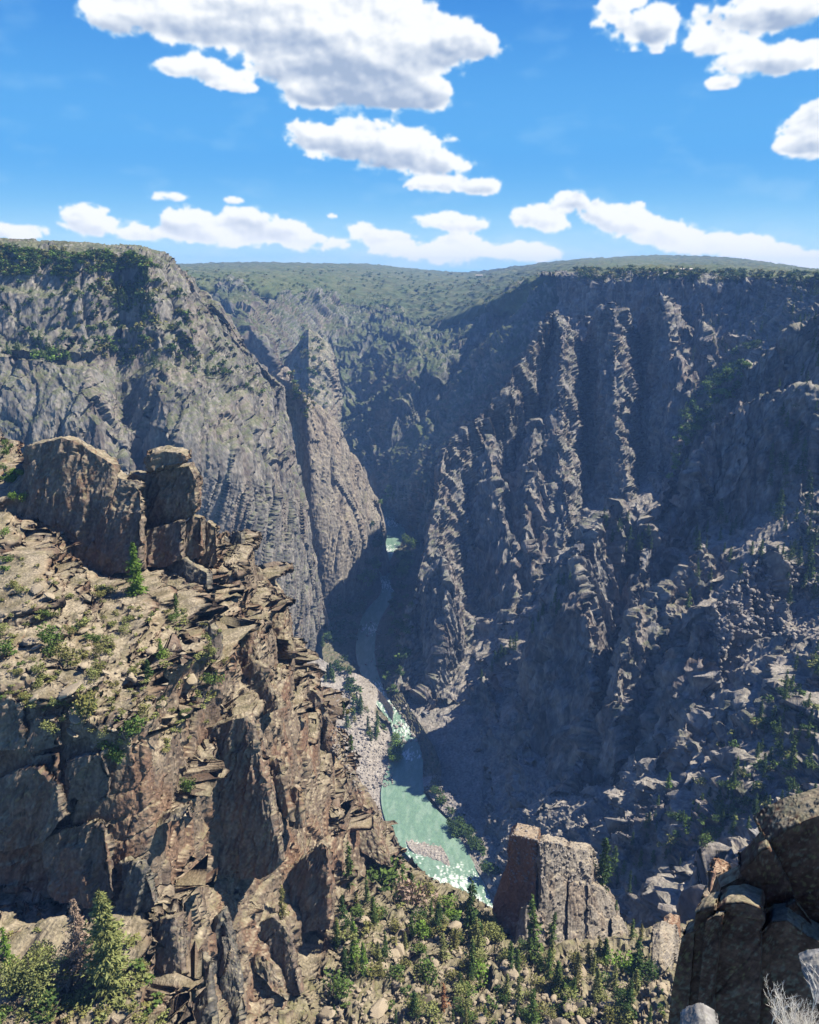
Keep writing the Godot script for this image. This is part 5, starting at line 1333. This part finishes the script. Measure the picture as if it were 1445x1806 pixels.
	scatter("fir", [[1010, 960], [1090, 890], [1150, 940], [1140, 1000], [1060, 950]], 26, 12, 26, ["dark", "mid"], "conifer along the crest of the middle right crag", "conifers on the middle crag")
	scatter("fir", [[840, 1200], [960, 1060], [1000, 1000], [1000, 1060], [900, 1160]], 34, 12, 24, ["dark", "mid"], "conifer on the diagonal ledge above the river's right bank", "conifers on the diagonal ledge")
	scatter("bush", [[1445, 1150], [1445, 1430], [1250, 1500], [1130, 1500], [1300, 1280]], 90, 8, 18, ["mid", "pale", "dark"], "small shrub on the right hand canyon slope", "shrubs on the right slope", 1.3)
	# bowl of forest between the fins and the right ridge
	scatter("bush", [[1290, 620], [1340, 600], [1300, 680], [1210, 790], [1180, 860], [1200, 740]], 160, 8, 16, ["mid", "bright", "dark"], "scrub in the bowl between the fins", "scrub in the bowl", 1.2)
	scatter("fir", [[1240, 560], [1445, 500], [1445, 580], [1300, 680], [1200, 840], [1190, 760]], 150, 8, 18, ["dark", "dark", "mid"], "conifer in the shaded bowl below the right rim", "conifers in the bowl")
	# right rim
	scatter("fir", [[990, 478], [1445, 486], [1445, 520], [1330, 500], [1100, 500], [990, 492]], 160, 8, 17, ["dark", "dark", "mid"], "dark conifer along the right rim", "conifers along the right rim")
	scatter("bush", [[1000, 470], [1445, 478], [1445, 496], [1000, 490]], 500, 4, 7, ["mid", "olive", "dark"], "scrub on the plateau", "plateau scrub", 1.6)
	# --- left wall
	scatter("fir", [[200, 460], [262, 470], [262, 580], [205, 560]], 75, 12, 24, ["dark", "dark", "mid"], "dark conifer in the gully of the left wall", "conifers in the left wall's gully")
	scatter("fir", [[0, 605], [90, 605], [130, 630], [0, 630]], 20, 12, 24, ["dark", "mid"], "conifer on the ledge across the left wall", "conifers on the left wall's ledge")
	scatter("bush", [[60, 610], [130, 625], [130, 640], [60, 634]], 16, 8, 15, ["bright", "mid"], "green shrub on the ledge across the left wall", "shrubs on the left wall's ledge", 1.3)
	scatter("fir", [[205, 620], [380, 625], [390, 668], [280, 655], [205, 660]], 44, 10, 20, ["dark", "mid"], "conifer on the ledge across the left wall", "conifers on the left wall's ledge")
	scatter("bush", [[130, 480], [320, 500], [360, 640], [150, 640], [120, 560]], 130, 6, 14, ["dark", "mid", "olive"], "shrub on the left wall's upper slope", "shrubs on the left wall", 1.3)
	scatter("fir", [[0, 435], [290, 455], [300, 480], [150, 480], [0, 480]], 110, 8, 16, ["dark", "mid"], "conifer on the left rim", "conifers on the left rim")
	scatter("bush", [[0, 438], [250, 450], [285, 470], [150, 484], [0, 486]], 700, 5, 10, ["mid", "bright", "dark", "olive"], "scrub on the left rim", "scrub on the left rim", 1.5)
	scatter("bush", [[0, 480], [300, 490], [420, 600], [480, 700], [300, 650], [0, 620]], 160, 5, 10, ["dark", "mid"], "shrub on the left wall's upper slope", "shrubs on the left wall", 1.2)
	# --- far slopes
	scatter("fir", [[470, 500], [620, 500], [720, 540], [700, 570], [600, 530], [500, 540]], 260, 4, 7, ["mid"], "far conifers", "far conifers")
	scatter("fir", [[660, 580], [760, 560], [920, 530], [880, 600], [760, 680], [700, 720]], 420, 4, 7, ["mid", "dark", "mid"], "far conifers", "far conifers")
	scatter("bush", [[330, 472], [1000, 478], [930, 520], [760, 565], [560, 528], [330, 500]], 500, 2, 4, ["mid", "mid", "olive"], "scrub on the far plateau", "far scrub", 1.8)
	scatter("bush", [[540, 570], [580, 610], [580, 720], [520, 740], [510, 640]], 120, 4, 8, ["mid", "olive"], "scrub on the far buttress", "far scrub", 1.2)
	# --- the river's banks
	var bl := "bright green bush on the river bank"
	var bg := "bushes along the river"
	scatter("bush", [[625, 1030], [662, 990], [668, 1030], [640, 1045]], 22, 10, 20, ["bright", "bright", "mid"], bl, bg, 1.1)
	scatter("bush", [[692, 985], [722, 948], [735, 960], [715, 1015], [690, 1020]], 30, 9, 18, ["bright", "mid"], bl, bg, 1.1)
	scatter("bush", [[662, 880], [690, 862], [700, 872], [675, 890]], 10, 8, 14, ["bright", "mid"], bl, bg)
	scatter("bush", [[662, 930], [682, 945], [672, 975], [660, 970]], 10, 9, 18, ["mid", "dark"], bl, bg)
	scatter("bush", [[685, 1275], [700, 1290], [712, 1345], [695, 1340]], 12, 10, 18, ["bright", "mid"], bl, bg)
	scatter("fir", [[595, 1220], [640, 1240], [690, 1290], [650, 1320], [600, 1330]], 14, 16, 32, ["dark", "mid"], "conifer on the pale talus fan by the river", "conifers on the talus fan")
	scatter("bush", [[595, 1215], [640, 1232], [690, 1290], [640, 1300]], 16, 6, 12, ["bright", "mid", "olive"], "shrub on the pale talus fan by the river", "shrubs on the talus fan")
	scatter("fir", [[565, 1130], [580, 1150], [590, 1210], [575, 1200]], 10, 16, 28, ["dark", "mid"], "conifer at the foot of the left wall", "conifers at the left wall's foot")
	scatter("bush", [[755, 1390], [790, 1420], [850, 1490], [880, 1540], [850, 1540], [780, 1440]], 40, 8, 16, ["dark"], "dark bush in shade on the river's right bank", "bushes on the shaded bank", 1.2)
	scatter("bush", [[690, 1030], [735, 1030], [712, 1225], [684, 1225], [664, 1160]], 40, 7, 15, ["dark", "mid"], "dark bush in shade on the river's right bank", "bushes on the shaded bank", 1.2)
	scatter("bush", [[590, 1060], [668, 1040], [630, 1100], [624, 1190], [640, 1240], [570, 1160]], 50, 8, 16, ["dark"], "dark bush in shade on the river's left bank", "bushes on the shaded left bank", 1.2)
	grow()

func crowns_pick(v: int) -> void:
	wanted[wanted.size() - 1].v = v

# ---------------------------------------------------------------- loose rock
func rock_mesh(sd: int, mat: Material) -> ArrayMesh:
	rng.seed = sd
	var planes := []
	for i in 9:
		planes.append([Vector3(rng.randfn(), rng.randfn(), rng.randfn()).normalized(), rng.randf_range(0.24, 0.46)])
	var ball := SphereMesh.new()
	ball.radial_segments = 14
	ball.rings = 7
	ball.radius = 1.0
	ball.height = 2.0
	var arr := ball.surface_get_arrays(0)
	var v: PackedVector3Array = arr[Mesh.ARRAY_VERTEX]
	for i in v.size():
		var d := v[i].normalized()
		var r := 0.62
		for p in planes:
			var k: float = d.dot(p[0])
			if k > 0.05:
				r = minf(r, p[1] / k)
		v[i] = d * r
	var st := SurfaceTool.new()
	st.begin(Mesh.PRIMITIVE_TRIANGLES)
	var ix: PackedInt32Array = arr[Mesh.ARRAY_INDEX]
	for i in ix:
		st.set_smooth_group(-1)
		st.add_vertex(v[i])
	st.generate_normals()
	var m := st.commit()
	m.surface_set_material(0, mat)
	return m

func rubble(poly: Array, n: int, s0: float, s1: float, meshes: Array, flat: float, label: String, group: String, single: bool) -> void:
	var pg := PackedVector2Array()
	var lo := Vector2(9999, 9999)
	var hi := -lo
	for q in poly:
		var v := Vector2(q[0], q[1])
		pg.append(v)
		lo = lo.min(v)
		hi = hi.max(v)
	var put := []
	for k in meshes.size():
		put.append([])
	for i in n:
		var p := Vector2(rng.randf_range(lo.x, hi.x), rng.randf_range(lo.y, hi.y))
		if not inside(p, pg):
			continue
		var g := ground(p.x, p.y)
		if g == Vector3.ZERO:
			continue
		var s := lerpf(s0, s1, pow(rng.randf(), 3.0)) * proj(g).z / F
		var b := Basis.from_euler(Vector3(rng.randf_range(-0.5, 0.5), rng.randf() * TAU, rng.randf_range(-0.5, 0.5))) * Basis.from_scale(Vector3(s * rng.randf_range(0.8, 1.5), s * flat * rng.randf_range(0.7, 1.3), s))
		var t := Transform3D(b, g + Vector3(0, s * 0.12, 0))
		var k := rng.randi() % meshes.size()
		if single:
			var o := MeshInstance3D.new()
			o.name = numbered("boulder")
			o.mesh = meshes[k]
			o.transform = t
			add_child(o)
			tag(o, label, "boulder", group)
		else:
			put[k].append(t)
	if single:
		return
	for k in meshes.size():
		if put[k].is_empty():
			continue
		var mm := MultiMesh.new()
		mm.transform_format = MultiMesh.TRANSFORM_3D
		mm.mesh = meshes[k]
		mm.instance_count = put[k].size()
		for i in put[k].size():
			mm.set_instance_transform(i, put[k][i])
		var o := MultiMeshInstance3D.new()
		o.name = numbered("rubble")
		o.multimesh = mm
		o.set_meta("kind", "stuff")
		add_child(o)
		tag(o, label, "rubble")

func stone_material(called: String, c: Color) -> StandardMaterial3D:
	var m: StandardMaterial3D = M.near_rock.duplicate()
	m.resource_name = called
	m.vertex_color_use_as_albedo = false
	m.albedo_color = c.linear_to_srgb()
	m.uv1_scale = Vector3(0.4, 0.4, 0.4)
	m.heightmap_scale = 6.0
	return m

func loose_rock() -> void:
	var warm := stone_material("buff stone", Color(0.36, 0.31, 0.23))
	var grey := stone_material("grey stone", Color(0.3, 0.28, 0.26))
	var a := []
	var b := []
	for i in 6:
		a.append(rock_mesh(200 + i, warm))
		b.append(rock_mesh(300 + i, grey))
	rng.seed = 5
	rubble([[0, 970], [120, 1020], [240, 1060], [300, 1110], [380, 1240], [200, 1340], [0, 1240]], 90, 9, 34, a, 0.4, "pale angular slab lying on the sunlit ledge", "loose slabs on the sunlit ledge", true)
	rubble([[0, 970], [120, 1020], [240, 1060], [300, 1110], [380, 1240], [200, 1340], [0, 1240]], 500, 4, 10, a, 0.5, "small broken rock on the sunlit ledge", "", false)
	rubble([[600, 1620], [760, 1610], [880, 1670], [1000, 1700], [1180, 1690], [1190, 1806], [560, 1806]], 150, 10, 30, a, 0.6, "pale angular boulder on the wooded slope", "boulders on the wooded slope", true)
	rubble([[600, 1620], [760, 1610], [880, 1670], [1000, 1700], [1180, 1690], [1190, 1806], [560, 1806]], 1200, 4, 11, a, 0.7, "small broken rock on the wooded slope", "", false)
	rubble([[585, 1212], [640, 1226], [700, 1290], [690, 1380], [640, 1400], [590, 1330]], 1500, 2, 6, b, 0.8, "stones of the pale talus fan by the river", "", false)
	rubble([[760, 1360], [900, 1400], [1060, 1380], [1150, 1330], [1180, 1420], [1060, 1560], [900, 1560], [800, 1460]], 2500, 2, 6, b, 0.8, "stones of the shaded talus on the right bank", "", false)
	rubble([[1250, 1080], [1340, 985], [1445, 1000], [1445, 1130], [1350, 1120], [1270, 1200]], 1600, 3, 9, b, 0.8, "broken rock on the rubble dome", "", false)
	rubble([[690, 1240], [720, 1240], [735, 1300], [700, 1320]], 60, 3, 8, b, 0.7, "boulders in the rapids", "", false)
	rubble([[640, 1090], [668, 1090], [690, 1240], [650, 1230]], 40, 3, 6, b, 0.7, "boulders in the shaded river", "", false)

func buildings() -> void:
	var white := StandardMaterial3D.new()
	white.resource_name = "pale roof"
	white.albedo_color = Color(0.36, 0.33, 0.29).linear_to_srgb()
	var wallm := StandardMaterial3D.new()
	wallm.resource_name = "tan wall"
	wallm.albedo_color = Color(0.25, 0.2, 0.15).linear_to_srgb()
	for q in [[1206, 474, 22.0, 4.0, "long low building with a pale roof on the right plateau"], [845, 485, 12.0, 2.2, "tiny pale roofed building on the far plateau's middle"]]:
		var g := ground(q[0], q[1])
		if g == Vector3.ZERO:
			continue
		var z: float = proj(g).z / F
		var t := Node3D.new()
		t.name = numbered("building")
		t.position = g
		add_child(t)
		tag(t, q[4], "building")
		var w := MeshInstance3D.new()
		w.name = "wall"
		var bm := BoxMesh.new()
		bm.size = Vector3(q[2] * z, q[3] * z, q[2] * z * 0.35)
		bm.material = wallm
		w.mesh = bm
		w.position = Vector3(0, q[3] * z * 0.4, 0)
		t.add_child(w)
		var r := MeshInstance3D.new()
		r.name = "roof"
		var pm := PrismMesh.new()
		pm.size = Vector3(q[2] * z * 0.42, q[3] * z * 0.45, q[2] * z * 1.06)
		pm.material = white
		r.mesh = pm
		r.rotation.y = PI / 2
		r.position = Vector3(0, q[3] * z * 1.12, 0)
		t.add_child(r)
